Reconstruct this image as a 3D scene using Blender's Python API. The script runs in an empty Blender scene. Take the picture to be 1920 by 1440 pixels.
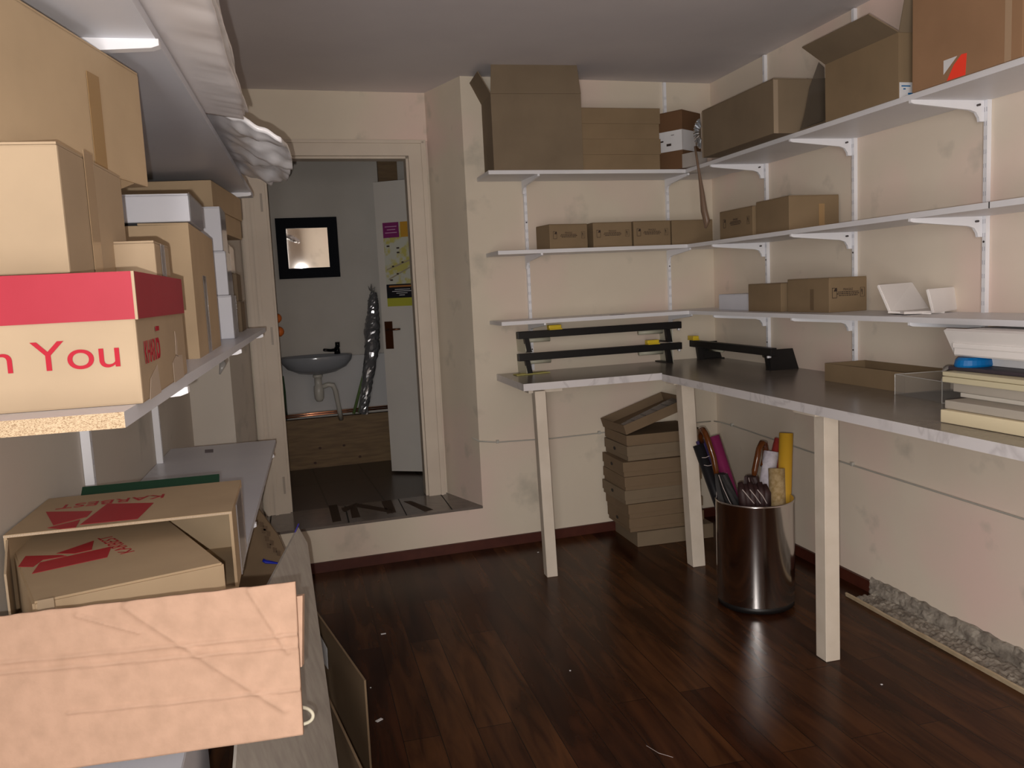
import bpy, bmesh, math, random
from mathutils import Vector, Matrix
random.seed(7)
sc = bpy.context.scene
C = sc.collection
PI = math.pi

# ------------------------------------------------------------------ camera
F_PX = 1573.0
CAM = Vector((-2.489, -4.703, 1.48))
yaw, pitch, roll = math.radians(14.1224), math.radians(6.4831), math.radians(-2.7992)
_f = Vector((math.sin(yaw)*math.cos(pitch), math.cos(yaw)*math.cos(pitch), -math.sin(pitch)))
_r = Vector((math.cos(yaw), -math.sin(yaw), 0)); _u = _r.cross(_f)
CR = math.cos(roll)*_r + math.sin(roll)*_u
CU = -math.sin(roll)*_r + math.cos(roll)*_u
CF = _f
cd = bpy.data.cameras.new('camera'); cam = bpy.data.objects.new('camera', cd); C.objects.link(cam)
cd.sensor_width = 36; cd.lens = 36*F_PX/1920; cd.clip_start = 0.02; cd.clip_end = 50
M = Matrix((CR, CU, -CF)).transposed().to_4x4(); M.translation = CAM
cam.matrix_world = M
sc.camera = cam

def at(px, py, dist):                     # survey helper: the point seen at a pixel at a measured depth
    return CAM + (CF + CR*((px-960)/F_PX) - CU*((py-720)/F_PX))*dist
def atz(px, py, z):
    q = CF + CR*((px-960)/F_PX) - CU*((py-720)/F_PX)
    return CAM + q*((z-CAM.z)/q.z)

# ------------------------------------------------------------------ world + lights + exposure
w = bpy.data.worlds.new('world'); sc.world = w; w.use_nodes = True
w.node_tree.nodes['Background'].inputs[0].default_value = (0.9, 0.95, 1.0, 1)
w.node_tree.nodes['Background'].inputs[1].default_value = 0.02
sc.view_settings.view_transform = 'Standard'
sc.view_settings.look = 'None'
sc.view_settings.exposure = 0.0
sc.view_settings.gamma = 1.0
sc.view_settings.use_curve_mapping = False
FLASH = 29.0
def flash():
    l = bpy.data.lights.new('phone_flash', 'SPOT'); l.energy = 1.0; l.spot_size = math.radians(150); l.spot_blend = .5; l.shadow_soft_size = 0.004
    l.use_nodes = True; nt = l.node_tree
    em = nt.nodes.get('Emission') or nt.nodes.new('ShaderNodeEmission')
    fo = nt.nodes.new('ShaderNodeLightFalloff'); fo.inputs['Strength'].default_value = FLASH
    nt.links.new(fo.outputs['Linear'], em.inputs['Strength'])
    em.inputs['Color'].default_value = (1.0, 0.95, 0.90, 1)
    o = bpy.data.objects.new('phone_flash', l); C.objects.link(o)
    o.location = CAM - CR*0.016 - CU*0.026 - CF*0.005
    o.rotation_euler = cam.matrix_world.to_euler()
flash()
# added fill lamp behind the camera, brightens the right wall and ceiling
al = bpy.data.lights.new('fill_light', 'AREA'); al.shape = 'RECTANGLE'; al.size = 1.2; al.size_y = 2.0; al.energy = 125; al.color = (1.0, .96, .92)
ao = bpy.data.objects.new('fill_light', al); C.objects.link(ao); ao.location = (-3.05, -5.75, 1.25); ao.rotation_euler = (math.radians(90), 0, math.radians(-58))

# ------------------------------------------------------------------ materials
def newmat(name, col, rough=0.7, metal=0.0, spec=0.4, **kw):
    m = bpy.data.materials.new(name); m.use_nodes = True
    b = m.node_tree.nodes['Principled BSDF']
    b.inputs['Base Color'].default_value = (*col, 1); b.inputs['Roughness'].default_value = rough
    b.inputs['Metallic'].default_value = metal; b.inputs['Specular IOR Level'].default_value = spec
    for k, v in kw.items(): b.inputs[k].default_value = v
    return m
def noisy(name, col, col2, scale=6, rough=0.7, detail=4, lo=.35, hi=.65, bump=0.0, bscale=40, stretch=(1,1,1), **kw):
    m = newmat(name, col, rough, **kw); nt = m.node_tree; b = nt.nodes['Principled BSDF']
    tc = nt.nodes.new('ShaderNodeTexCoord'); mp = nt.nodes.new('ShaderNodeMapping'); mp.inputs['Scale'].default_value = stretch
    n = nt.nodes.new('ShaderNodeTexNoise'); n.inputs['Scale'].default_value = scale; n.inputs['Detail'].default_value = detail
    r = nt.nodes.new('ShaderNodeValToRGB'); r.color_ramp.elements[0].position = lo; r.color_ramp.elements[1].position = hi
    r.color_ramp.elements[0].color = (*col, 1); r.color_ramp.elements[1].color = (*col2, 1)
    nt.links.new(tc.outputs['Object'], mp.inputs['Vector']); nt.links.new(mp.outputs[0], n.inputs['Vector'])
    nt.links.new(n.outputs['Fac'], r.inputs['Fac']); nt.links.new(r.outputs['Color'], b.inputs['Base Color'])
    if bump:
        n2 = nt.nodes.new('ShaderNodeTexNoise'); n2.inputs['Scale'].default_value = bscale; n2.inputs['Detail'].default_value = 5
        bp = nt.nodes.new('ShaderNodeBump'); bp.inputs['Strength'].default_value = bump; bp.inputs['Distance'].default_value = .01
        nt.links.new(mp.outputs[0], n2.inputs['Vector']); nt.links.new(n2.outputs['Fac'], bp.inputs['Height']); nt.links.new(bp.outputs[0], b.inputs['Normal'])
    return m
def card(name, col, rough=0.75, stain=0.85):
    c2 = tuple(c*stain for c in col)
    return noisy(name, col, c2, scale=5, rough=rough, lo=.35, hi=.75, bump=.08, bscale=9, stretch=(1, 1, 1), spec=.25)
# wall paint: cream with greyish scuffs and a faint pink bloom
def wallmat(name, a, b_, pink):
    m = noisy(name, a, b_, scale=2.2, rough=.8, lo=.4, hi=.75, bump=.06, bscale=14, spec=.3)
    nt = m.node_tree; b = nt.nodes['Principled BSDF']
    src = b.inputs['Base Color'].links[0].from_socket
    geo = nt.nodes.new('ShaderNodeNewGeometry')
    n = nt.nodes.new('ShaderNodeTexNoise'); n.inputs['Scale'].default_value = 1.6; n.inputs['Detail'].default_value = 2
    r = nt.nodes.new('ShaderNodeValToRGB'); r.color_ramp.elements[0].position = .5; r.color_ramp.elements[1].position = .72
    mx = nt.nodes.new('ShaderNodeMix'); mx.data_type = 'RGBA'
    mx.inputs[7].default_value = (*pink, 1)
    nt.links.new(geo.outputs['Position'], n.inputs['Vector']); nt.links.new(n.outputs['Fac'], r.inputs['Fac'])
    nt.links.new(r.outputs['Color'], mx.inputs[0]); nt.links.new(src, mx.inputs[6])
    # grey scuffs
    n3 = nt.nodes.new('ShaderNodeTexNoise'); n3.inputs['Scale'].default_value = 4.5; n3.inputs['Detail'].default_value = 6
    r3 = nt.nodes.new('ShaderNodeValToRGB'); r3.color_ramp.elements[0].position = .62; r3.color_ramp.elements[1].position = .78
    mx3 = nt.nodes.new('ShaderNodeMix'); mx3.data_type = 'RGBA'; mx3.inputs[7].default_value = (a[0]*.72, a[1]*.74, a[2]*.75, 1)
    nt.links.new(geo.outputs['Position'], n3.inputs['Vector']); nt.links.new(n3.outputs['Fac'], r3.inputs['Fac'])
    nt.links.new(r3.outputs['Color'], mx3.inputs[0]); nt.links.new(mx.outputs[2], mx3.inputs[6])
    nt.links.new(mx3.outputs[2], b.inputs['Base Color'])
    return m
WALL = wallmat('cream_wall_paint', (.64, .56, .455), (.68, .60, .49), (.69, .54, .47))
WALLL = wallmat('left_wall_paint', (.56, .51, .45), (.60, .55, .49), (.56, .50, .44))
CEIL = noisy('ceiling_paint', (.74, .69, .69), (.69, .64, .65), 2, .9, spec=.2)
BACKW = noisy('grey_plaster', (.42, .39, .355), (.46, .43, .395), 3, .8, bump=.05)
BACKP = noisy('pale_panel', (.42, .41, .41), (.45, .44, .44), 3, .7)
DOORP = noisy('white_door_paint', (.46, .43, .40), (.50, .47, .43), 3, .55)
JAMB = noisy('cream_gloss_paint', (.54, .46, .38), (.59, .51, .42), 4, .5)
WHITE = noisy('white_laminate', (.70, .69, .72), (.74, .73, .75), 4, .4)
LWHITE = noisy('white_shelf_board', (.66, .67, .74), (.71, .72, .78), 3, .35)
METALW = newmat('white_enamelled_steel', (.80, .80, .84), .35)
LEGP = noisy('painted_leg', (.60, .52, .43), (.66, .58, .49), 8, .6, bump=.15, bscale=20)
DARK = newmat('dark_slot', (.02, .018, .016), .8)
BLACK = newmat('black_powder_coat', (.008, .007, .007), .45)
YELLOW = newmat('yellow_plastic', (.70, .50, .03), .35)
ROLLER = newmat('pale_roller', (.50, .48, .38), .4)
STEEL = newmat('brushed_steel', (.60, .57, .56), .14, 1.0)
STEEL.node_tree.nodes['Principled BSDF'].inputs['Anisotropic'].default_value = .6
REDW = noisy('dark_red_wood', (.055, .011, .006), (.075, .018, .010), 12, .5, stretch=(1, 1, 1))
LIGHTW = noisy('pale_raw_wood', (.50, .40, .27), (.42, .32, .20), 20, .7)
PINE = noisy('knotty_pine', (.17, .105, .045), (.12, .07, .03), 6, .6, stretch=(1, 6, 9))
KNOT = newmat('pine_knot', (.05, .022, .012), .7)
PLAST = noisy('crumbled_plaster', (.36, .32, .27), (.17, .145, .12), 18, .95, bump=.5, bscale=30)
TILEB = newmat('floor_tile', (.16, .13, .11), .28)
FOAM = noisy('white_foam', (.78, .74, .72), (.74, .70, .68), 5, .8)
PAPER = noisy('white_paper', (.70, .69, .70), (.62, .61, .62), 6, .8)
COPPER = newmat('copper_pipe', (.80, .38, .22), .25, 1.0)
CERAM = newmat('grey_glazed_ceramic', (.22, .23, .25), .12)
CHROMEB = newmat('dark_chrome', (.03, .03, .03), .15, .8)
PVC = newmat('grey_white_plastic_pipe', (.42, .40, .36), .35)
MIRROR = newmat('mirror_glass', (.55, .52, .50), .022, 1.0)
GREEN = newmat('green_cane', (.10, .16, .05), .6)
ORANGE = newmat('orange_plastic', (.70, .17, .03), .5)
BRONZE = newmat('bronze_metal', (.10, .035, .015), .3, .7)
REDP = newmat('red_print', (.42, .028, .035), .6)
REDLID = noisy('red_glossy_card', (.36, .028, .048), (.32, .022, .038), 6, .45, spec=.12)
REDT = newmat('red_lettering', (.36, .02, .035), .8, spec=.1)
INK = newmat('brown_black_ink', (.035, .02, .015), .7)
INKG = newmat('faint_ink', (.10, .065, .045), .7)
TAPE = newmat('brown_packing_tape', (.34, .215, .10), .22)
TAPED = newmat('dark_packing_tape', (.13, .085, .045), .3)
BLUE = newmat('blue_plastic_strap', (.006, .02, .42), .4)
BLUEP = newmat('blue_plastic', (.0, .12, .35), .4)
RED = newmat('red_sticker', (.95, .06, .03), .5)
MAGENTA = newmat('magenta_wrap_film', (.17, .015, .07), .3)
VIOLET = newmat('violet_wrap', (.06, .04, .16), .4)
GOLD = noisy('gold_patterned_paper', (.30, .20, .08), (.45, .33, .18), 60, .4)
YROLL = newmat('yellow_paper_roll', (.50, .28, .02), .45)
DRED = newmat('dark_red_card', (.28, .03, .025), .5)
AMBER = newmat('amber_varnished_wood', (.085, .024, .005), .15)
CLOTHB = newmat('black_umbrella_cloth', (.012, .010, .010), .7)
CLOTHM = noisy('burgundy_umbrella_cloth', (.02, .007, .007), (.032, .012, .012), 30, .6)
PIPING = newmat('pale_piping', (.45, .38, .36), .5)
SCREWM = newmat('screw', (.06, .05, .05), .5)
CREAMB = newmat('cream_foamboard', (.72, .62, .42), .7)
GREENB = newmat('dark_green_cover', (.012, .04, .022), .35)
GREYW = noisy('grey_wood_grain', (.36, .33, .29), (.30, .27, .24), 14, .6, stretch=(3, 3, 1))
FRINGE = newmat('dark_plastic', (.05, .045, .04), .25)
def clear(name, a=.22, col=(.8, .8, .8), rough=.15):
    m = bpy.data.materials.new(name); m.use_nodes = True; nt = m.node_tree; nt.nodes.clear()
    o = nt.nodes.new('ShaderNodeOutputMaterial'); mx = nt.nodes.new('ShaderNodeMixShader'); mx.inputs[0].default_value = a
    t = nt.nodes.new('ShaderNodeBsdfTransparent'); p = nt.nodes.new('ShaderNodeBsdfPrincipled')
    p.inputs['Base Color'].default_value = (*col, 1); p.inputs['Roughness'].default_value = rough
    nt.links.new(t.outputs[0], mx.inputs[1]); nt.links.new(p.outputs[0], mx.inputs[2]); nt.links.new(mx.outputs[0], o.inputs[0])
    return m
CLEAR = clear('clear_plastic', .09, (.6, .58, .55), .08)
BAGM = clear('milky_plastic_bag', .88, (.95, .94, .97), .16)
FILM = clear('dark_clear_film', .55, (.10, .08, .06), .12)
GLASSTAPE = clear('clear_packing_tape', .45, (.50, .48, .50), .12)
def chip():
    m = newmat('raw_chipboard_edge', (.6, .45, .28), .85); nt = m.node_tree; b = nt.nodes['Principled BSDF']
    tc = nt.nodes.new('ShaderNodeTexCoord'); mp = nt.nodes.new('ShaderNodeMapping'); mp.inputs['Scale'].default_value = (150, 150, 420)
    v = nt.nodes.new('ShaderNodeTexVoronoi'); r = nt.nodes.new('ShaderNodeValToRGB')
    r.color_ramp.elements[0].position = .1; r.color_ramp.elements[0].color = (.20, .12, .06, 1)
    r.color_ramp.elements[1].position = .55; r.color_ramp.elements[1].color = (.50, .38, .25, 1)
    nt.links.new(tc.outputs['Object'], mp.inputs[0]); nt.links.new(mp.outputs[0], v.inputs['Vector']); nt.links.new(v.outputs['Color'], r.inputs[0])
    nt.links.new(r.outputs[0], b.inputs['Base Color']); return m
CHIP = chip()
def marble(name, base, vein, rough):
    m = newmat(name, base, rough); nt = m.node_tree; b = nt.nodes['Principled BSDF']
    g = nt.nodes.new('ShaderNodeNewGeometry'); n = nt.nodes.new('ShaderNodeTexNoise'); n.inputs['Scale'].default_value = 3; n.inputs['Detail'].default_value = 6; n.inputs['Distortion'].default_value = 1.6
    r = nt.nodes.new('ShaderNodeValToRGB'); e = r.color_ramp.elements
    e[0].position = .46; e[0].color = (*base, 1); e[1].position = .54; e[1].color = (*base, 1)
    x = e.new(.5); x.color = (*vein, 1)
    nt.links.new(g.outputs['Position'], n.inputs['Vector']); nt.links.new(n.outputs['Fac'], r.inputs[0]); nt.links.new(r.outputs[0], b.inputs['Base Color'])
    return m
MARBLE = marble('grey_marble_laminate', (.20, .17, .145), (.16, .135, .115), .22)
MARBLEE = marble('white_marble_edge', (.66, .63, .64), (.54, .51, .52), .35)
def floormat():
    m = newmat('dark_red_laminate_planks', (.1, .03, .015), .26, spec=.12); nt = m.node_tree; b = nt.nodes['Principled BSDF']
    g = nt.nodes.new('ShaderNodeNewGeometry'); mp = nt.nodes.new('ShaderNodeMapping'); mp.inputs['Rotation'].default_value = (0, 0, PI/2)
    br = nt.nodes.new('ShaderNodeTexBrick'); br.inputs['Scale'].default_value = 1.0
    br.inputs['Brick Width'].default_value = 1.25; br.inputs['Row Height'].default_value = .125; br.inputs['Mortar Size'].default_value = .0015
    br.inputs['Mortar'].default_value = (.012, .004, .002, 1); br.offset = .37
    br.inputs['Color1'].default_value = (.038, .012, .0045, 1); br.inputs['Color2'].default_value = (.076, .030, .011, 1)
    nt.links.new(g.outputs['Position'], mp.inputs[0]); nt.links.new(mp.outputs[0], br.inputs['Vector'])
    mp2 = nt.nodes.new('ShaderNodeMapping'); mp2.inputs['Scale'].default_value = (7, .9, 1)
    n = nt.nodes.new('ShaderNodeTexNoise'); n.inputs['Scale'].default_value = 2.6; n.inputs['Detail'].default_value = 7; n.inputs['Distortion'].default_value = .8
    r = nt.nodes.new('ShaderNodeValToRGB'); r.color_ramp.elements[0].position = .33; r.color_ramp.elements[1].position = .68
    r.color_ramp.elements[0].color = (.45, .38, .35, 1); r.color_ramp.elements[1].color = (1.35, 1.3, 1.2, 1)
    mx = nt.nodes.new('ShaderNodeMix'); mx.data_type = 'RGBA'; mx.blend_type = 'MULTIPLY'; mx.inputs[0].default_value = 1
    nt.links.new(g.outputs['Position'], mp2.inputs[0]); nt.links.new(mp2.outputs[0], n.inputs['Vector']); nt.links.new(n.outputs['Fac'], r.inputs[0])
    nt.links.new(br.outputs['Color'], mx.inputs[6]); nt.links.new(r.outputs[0], mx.inputs[7]); nt.links.new(mx.outputs[2], b.inputs['Base Color'])
    return m
FLOORM = floormat()
K_TAN = card('tan_cardboard', (.50, .37, .235))
K_PALE = card('pale_cardboard', (.42, .315, .21))
K_PINK = noisy('pinkish_kraft_cardboard', (.46, .295, .21), (.39, .25, .175), scale=38, rough=.75, detail=6, lo=.35, hi=.75, bump=.10, bscale=60, stretch=(1, 1, 1), spec=.25)
K_BROWN = card('brown_cardboard', (.19, .13, .078))
K_DBROWN = card('dark_brown_cardboard', (.15, .078, .038))
K_RBROWN = card('reddish_brown_cardboard', (.33, .19, .105))
K_GREY = card('greyish_brown_cardboard', (.205, .153, .10))
K_FAR = card('kraft_cardboard', (.245, .172, .10))
K_WHITE = noisy('white_cardboard', (.66, .67, .73), (.62, .63, .70), 5, .45)
K_IN = card('shaded_inner_kraft', (.36, .27, .18))

# ------------------------------------------------------------------ mesh helpers
def link(name, bm, mat, parent=None, smooth=False):
    bmesh.ops.recalc_face_normals(bm, faces=bm.faces[:]) if not getattr(bm, 'keep', False) else None
    me = bpy.data.meshes.new(name); bm.to_mesh(me); bm.free()
    mats = mat if isinstance(mat, (list, tuple)) else [mat]
    for m in mats: me.materials.append(m)
    if smooth:
        for p in me.polygons: p.use_smooth = True
    o = bpy.data.objects.new(name, me); C.objects.link(o)
    if parent: o.parent = parent
    return o
def tag(o, label, cat, group=None):
    o['label'] = label; o['category'] = cat
    if group: o['group'] = group
    return o
def thing(name, label, cat, loc=(0, 0, 0), rz=0, group=None, rx=0, ry=0):
    o = bpy.data.objects.new(name, None); C.objects.link(o); o.empty_display_size = .05
    o.location = loc; o.rotation_euler = (rx, ry, rz); tag(o, label, cat, group); return o
def struct(name, bm, m): o = link(name, bm, m); o['kind'] = 'structure'; return o
def B_(): return bmesh.new()
def box(bm, x0, x1, y0, y1, z0, z1, mi=0, bev=0):
    v = [bm.verts.new(p) for p in ((x0,y0,z0),(x1,y0,z0),(x1,y1,z0),(x0,y1,z0),(x0,y0,z1),(x1,y0,z1),(x1,y1,z1),(x0,y1,z1))]
    fs = [bm.faces.new([v[i] for i in q]) for q in ((0,3,2,1),(4,5,6,7),(0,1,5,4),(1,2,6,5),(2,3,7,6),(3,0,4,7))]
    for f in fs: f.material_index = mi
    if bev:
        es = list({e for f in fs for e in f.edges})
        bmesh.ops.bevel(bm, geom=es, offset=bev, segments=2, affect='EDGES', profile=.6)
    return bm
def hexa(bm, b4, t4, mi=0):                # any 8-cornered block: 4 bottom corners, 4 top corners
    v = [bm.verts.new(Vector(p)) for p in list(b4)+list(t4)]
    for q in ((3,2,1,0),(4,5,6,7),(0,1,5,4),(1,2,6,5),(2,3,7,6),(3,0,4,7)):
        f = bm.faces.new([v[i] for i in q]); f.material_index = mi
    return bm
def slab(bm, pts, thick, mi=0):            # polygon with thickness along its own normal
    pts = [Vector(p) for p in pts]; n = (pts[1]-pts[0]).cross(pts[-1]-pts[0]).normalized()*thick
    a = [bm.verts.new(p) for p in pts]; b = [bm.verts.new(p+n) for p in pts]; k = len(pts)
    f = [bm.faces.new(a[::-1]), bm.faces.new(b)]
    for i in range(k): f.append(bm.faces.new((a[i], a[(i+1) % k], b[(i+1) % k], b[i])))
    for g in f: g.material_index = mi
    return bm
def tube(bm, pts, rad, seg=12, caps=True, mi=0, flat=1.0):
    pts = [Vector(p) for p in pts]; rr = rad if isinstance(rad, (list, tuple)) else [rad]*len(pts)
    rings = []; prev = None
    for i, p in enumerate(pts):
        t = (pts[min(i+1, len(pts)-1)]-pts[max(i-1, 0)]).normalized()
        if prev is None:
            a = Vector((0, 0, 1)) if abs(t.z) < .9 else Vector((1, 0, 0)); n = t.cross(a).normalized()
        else: n = (prev - t*prev.dot(t)).normalized()
        prev = n; b = t.cross(n)
        rings.append([bm.verts.new(p+(n*math.cos(2*PI*k/seg)+b*math.sin(2*PI*k/seg)*flat)*rr[i]) for k in range(seg)])
    for i in range(len(rings)-1):
        for k in range(seg):
            f = bm.faces.new((rings[i][k], rings[i][(k+1) % seg], rings[i+1][(k+1) % seg], rings[i+1][k])); f.material_index = mi
    if caps:
        for rg in (rings[0][::-1], rings[-1]):
            f = bm.faces.new(rg); f.material_index = mi
    return bm
def lathe(bm, prof, seg=48, c=(0, 0, 0), sx=1, sy=1, mi=0):
    rings = [[bm.verts.new((c[0]+r*math.cos(2*PI*k/seg)*sx, c[1]+r*math.sin(2*PI*k/seg)*sy, c[2]+z)) for k in range(seg)] for r, z in prof]
    for i in range(len(rings)-1):
        for k in range(seg):
            f = bm.faces.new((rings[i][k], rings[i][(k+1) % seg], rings[i+1][(k+1) % seg], rings[i+1][k])); f.material_index = mi
    return bm
def text(name, body, o, x, y, width, mat, parent=None, height=None, sheer=0):
    """flat lettering starting at o, reading along x with letter tops towards y"""
    cu = bpy.data.curves.new(name, 'FONT'); cu.body = body; cu.size = 1; cu.extrude = 0.002
    t = bpy.data.objects.new(name, cu); C.objects.link(t); bpy.context.view_layer.update()
    me = bpy.data.meshes.new_from_object(t.evaluated_get(bpy.context.evaluated_depsgraph_get()))
    bpy.data.objects.remove(t); bpy.data.curves.remove(cu)
    xs = [v.co.x for v in me.vertices]; ys = [v.co.y for v in me.vertices]
    s = width/(max(xs)-min(xs)); sy = (height/(max(ys)-min(ys))) if height else s
    x = Vector(x).normalized(); y = Vector(y).normalized(); n = x.cross(y).normalized(); o = Vector(o)
    for v in me.vertices:
        v.co = o + x*((v.co.x-min(xs))*s) + y*((v.co.y-min(ys))*sy) + n*(v.co.z*.1)
    me.materials.clear(); me.materials.append(mat)
    ob = bpy.data.objects.new(name, me); C.objects.link(ob)
    if parent: ob.parent = parent
    return ob
def decal(name, polys, o, x, y, mat, parent=None, e=.0006):
    """flat print: polygons in (u,v) metres on a face frame, given a hair of thickness"""
    x = Vector(x).normalized(); y = Vector(y).normalized(); n = x.cross(y).normalized(); o = Vector(o); bm = B_()
    for p in polys:
        slab(bm, [o+x*u+y*v+n*e*.2 for u, v in p], e)
    return link(name, bm, mat, parent)
def rect(u0, v0, u1, v1): return [(u0, v0), (u1, v0), (u1, v1), (u0, v1)]

def faces(wd, dp, h, e=.0008):
    return {'front': ((0, -e, 0), (1, 0, 0), (0, 0, 1), wd), 'right': ((wd+e, 0, 0), (0, 1, 0), (0, 0, 1), dp),
            'left': ((-e, dp, 0), (0, -1, 0), (0, 0, 1), dp), 'back': ((wd, dp+e, 0), (-1, 0, 0), (0, 0, 1), wd),
            'top': ((0, 0, h+e), (1, 0, 0), (0, 1, 0), wd)}
def fragile(root, face, h):
    o, x, y, W = face; s = h/.13; ink = INK
    cx = W/2
    P = []
    u = W*.14 if W < .3 else W*.16
    P += [rect(u-.011*s, .055*s, u-.0095*s, .092*s), rect(u+.0095*s, .055*s, u+.011*s, .088*s), rect(u-.010*s, .053*s, u+.010*s, .055*s), rect(u-.011*s, .090*s, u+.002*s, .092*s)]
    P += [[(u-.004*s, .078*s), (u+.010*s, .078*s), (u+.010*s, .092*s), (u+.003*s, .090*s)]]
    u2 = W*.88
    for a, b, c, d in ((u2-.010*s, .055*s, u2-.009*s, .088*s), (u2+.009*s, .055*s, u2+.010*s, .088*s), (u2-.010*s, .054*s, u2+.010*s, .055*s), (u2-.010*s, .088*s, u2+.010*s, .089*s), (u2-.002*s, .062*s, u2, .082*s), (u2-.005*s, .072*s, u2-.003*s, .084*s)):
        P.append(rect(a, b, c, d))
    rnd = random.Random(int(W*1000))
    for row, hw in ((.0735, .046), (.067, .050), (.0605, .042)):
        uu = -hw
        while uu < hw:
            l = rnd.uniform(.004, .012); P.append(rect(cx+uu*s, row*s, cx+min(uu+l, hw)*s, (row+.0032)*s)); uu += l+.0025
    decal('printed_marks', P, o, x, y, ink, root)
    ov = Vector(o)+Vector(x)*(cx-.021*s)+Vector(y)*.080*s
    text('printed_word', 'FRAGILE', ov, x, y, .042*s, ink, root, height=.009*s)

def carton(name, label, p, a, wd, dp, h, mat, kind='closed', flaps=None, tape=None, group=None, cat='cardboard box', t=.004, inner=None, lidh=.04, lidmat=None, tapem=None, rx=0, ry=0):
    r = thing(name, label, cat, p, math.radians(a), group, rx=math.radians(rx), ry=math.radians(ry))
    bm = B_(); T = t
    if kind == 'closed':
        box(bm, 0, wd, 0, dp, 0, h-.003, bev=.003)
        link('body', bm, mat, r)
        g = .0015
        for (y0, y1) in ((0, dp/2-g), (dp/2+g, dp)):
            b2 = B_(); box(b2, .001, wd-.001, y0+.001, y1-.001, h-.003, h); link('flap', b2, mat, r)
    elif kind in ('open', 'tray'):
        box(bm, 0, wd, 0, dp, 0, T); box(bm, 0, wd, 0, T, T, h); box(bm, 0, wd, dp-T, dp, T, h)
        box(bm, 0, T, T, dp-T, T, h); box(bm, wd-T, wd, T, dp-T, T, h)
        link('body', bm, mat, r)
    elif kind == 'lid':
        box(bm, .006, wd-.006, .004, dp-.004, 0, h-.004)
        link('body', bm, mat, r)
        b2 = B_(); box(b2, 0, wd, 0, dp, h-lidh, h, bev=.002); link('lid', b2, lidmat or mat, r)
    for side, ang, L in (flaps or []):
        A = math.radians(ang); b2 = B_(); s = math.sin(A)*L; c = math.cos(A)*L; k = .012
        q = {'front': [(0, 0, h), (wd, 0, h), (wd-k, c, h+s), (k, c, h+s)],
             'back': [(0, dp, h), (wd, dp, h), (wd-k, dp-c, h+s), (k, dp-c, h+s)],
             'left': [(0, 0, h), (0, dp, h), (c, dp-k, h+s), (c, k, h+s)],
             'right': [(wd, 0, h), (wd, dp, h), (wd-c, dp-k, h+s), (wd-c, k, h+s)]}[side]
        slab(b2, q, .004); link('flap', b2, inner or mat, r)
    F = faces(wd, dp, h)
    for side, u0, v0, u1, v1 in (tape or []):
        o, x, y, W = F[side]
        decal('tape', [rect(u0, v0, u1, v1)], o, x, y, tapem or TAPE, r)
    r_faces[r.name] = F
    return r
r_faces = {}

# ------------------------------------------------------------------ the room
ZC = 2.636; AL = .059; S = .252
def bw(x, off=0): return AL*x+off                      # back wall line y(x)
def lw(y, off=0): return -3.045+.022*(y+.18)+off       # left wall line x(y)
YF = -6.6
bm = B_(); box(bm, -3.7, .15, YF, .02, -.1, 0); struct('floor', bm, FLOORM)
bm = B_(); box(bm, -3.7, .15, YF, 2.1, ZC, ZC+.1); struct('ceiling', bm, CEIL)
WALLR = wallmat('right_wall_paint_lit', (.73, .635, .53), (.77, .68, .57), (.80, .61, .54))  # same cream paint, with stronger light on this wall put into a paler, pinker colour
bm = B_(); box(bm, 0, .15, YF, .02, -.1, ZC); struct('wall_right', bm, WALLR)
# back wall (right of the niche) with the return of the niche
xa, xb = -1.537, -1.672
yb = bw(xb, .40)
bm = B_()
hexa(bm, [(xa, bw(xa), 0), (.15, bw(.15), 0), (.15, .6, 0), (xb, yb, 0)], [(xa, bw(xa), ZC), (.15, bw(.15), ZC), (.15, .6, ZC), (xb, yb, ZC)])
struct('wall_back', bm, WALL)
# left pier
bm = B_()
hexa(bm, [(-3.25, bw(-3.25), 0), (-2.84, bw(-2.84), 0), (-2.755, bw(-2.755, .40), 0), (-3.25, bw(-3.25, .40), 0)],
         [(-3.25, bw(-3.25), ZC), (-2.84, bw(-2.84), ZC), (-2.755, bw(-2.755, .40), ZC), (-3.25, bw(-3.25, .40), ZC)])
struct('wall_back_left_pier', bm, WALLL)
bm = B_()
hexa(bm, [(lw(YF), YF, 0), (lw(0), 0.02, 0), (-3.5, .02, 0), (-3.5, YF, 0)], [(lw(YF), YF, ZC), (lw(0), .02, ZC), (-3.5, .02, ZC), (-3.5, YF, ZC)])
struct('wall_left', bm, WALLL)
bm = B_(); box(bm, -3.7, .15, YF-.1, YF, 0, ZC); struct('wall_front', bm, WALL)
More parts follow.
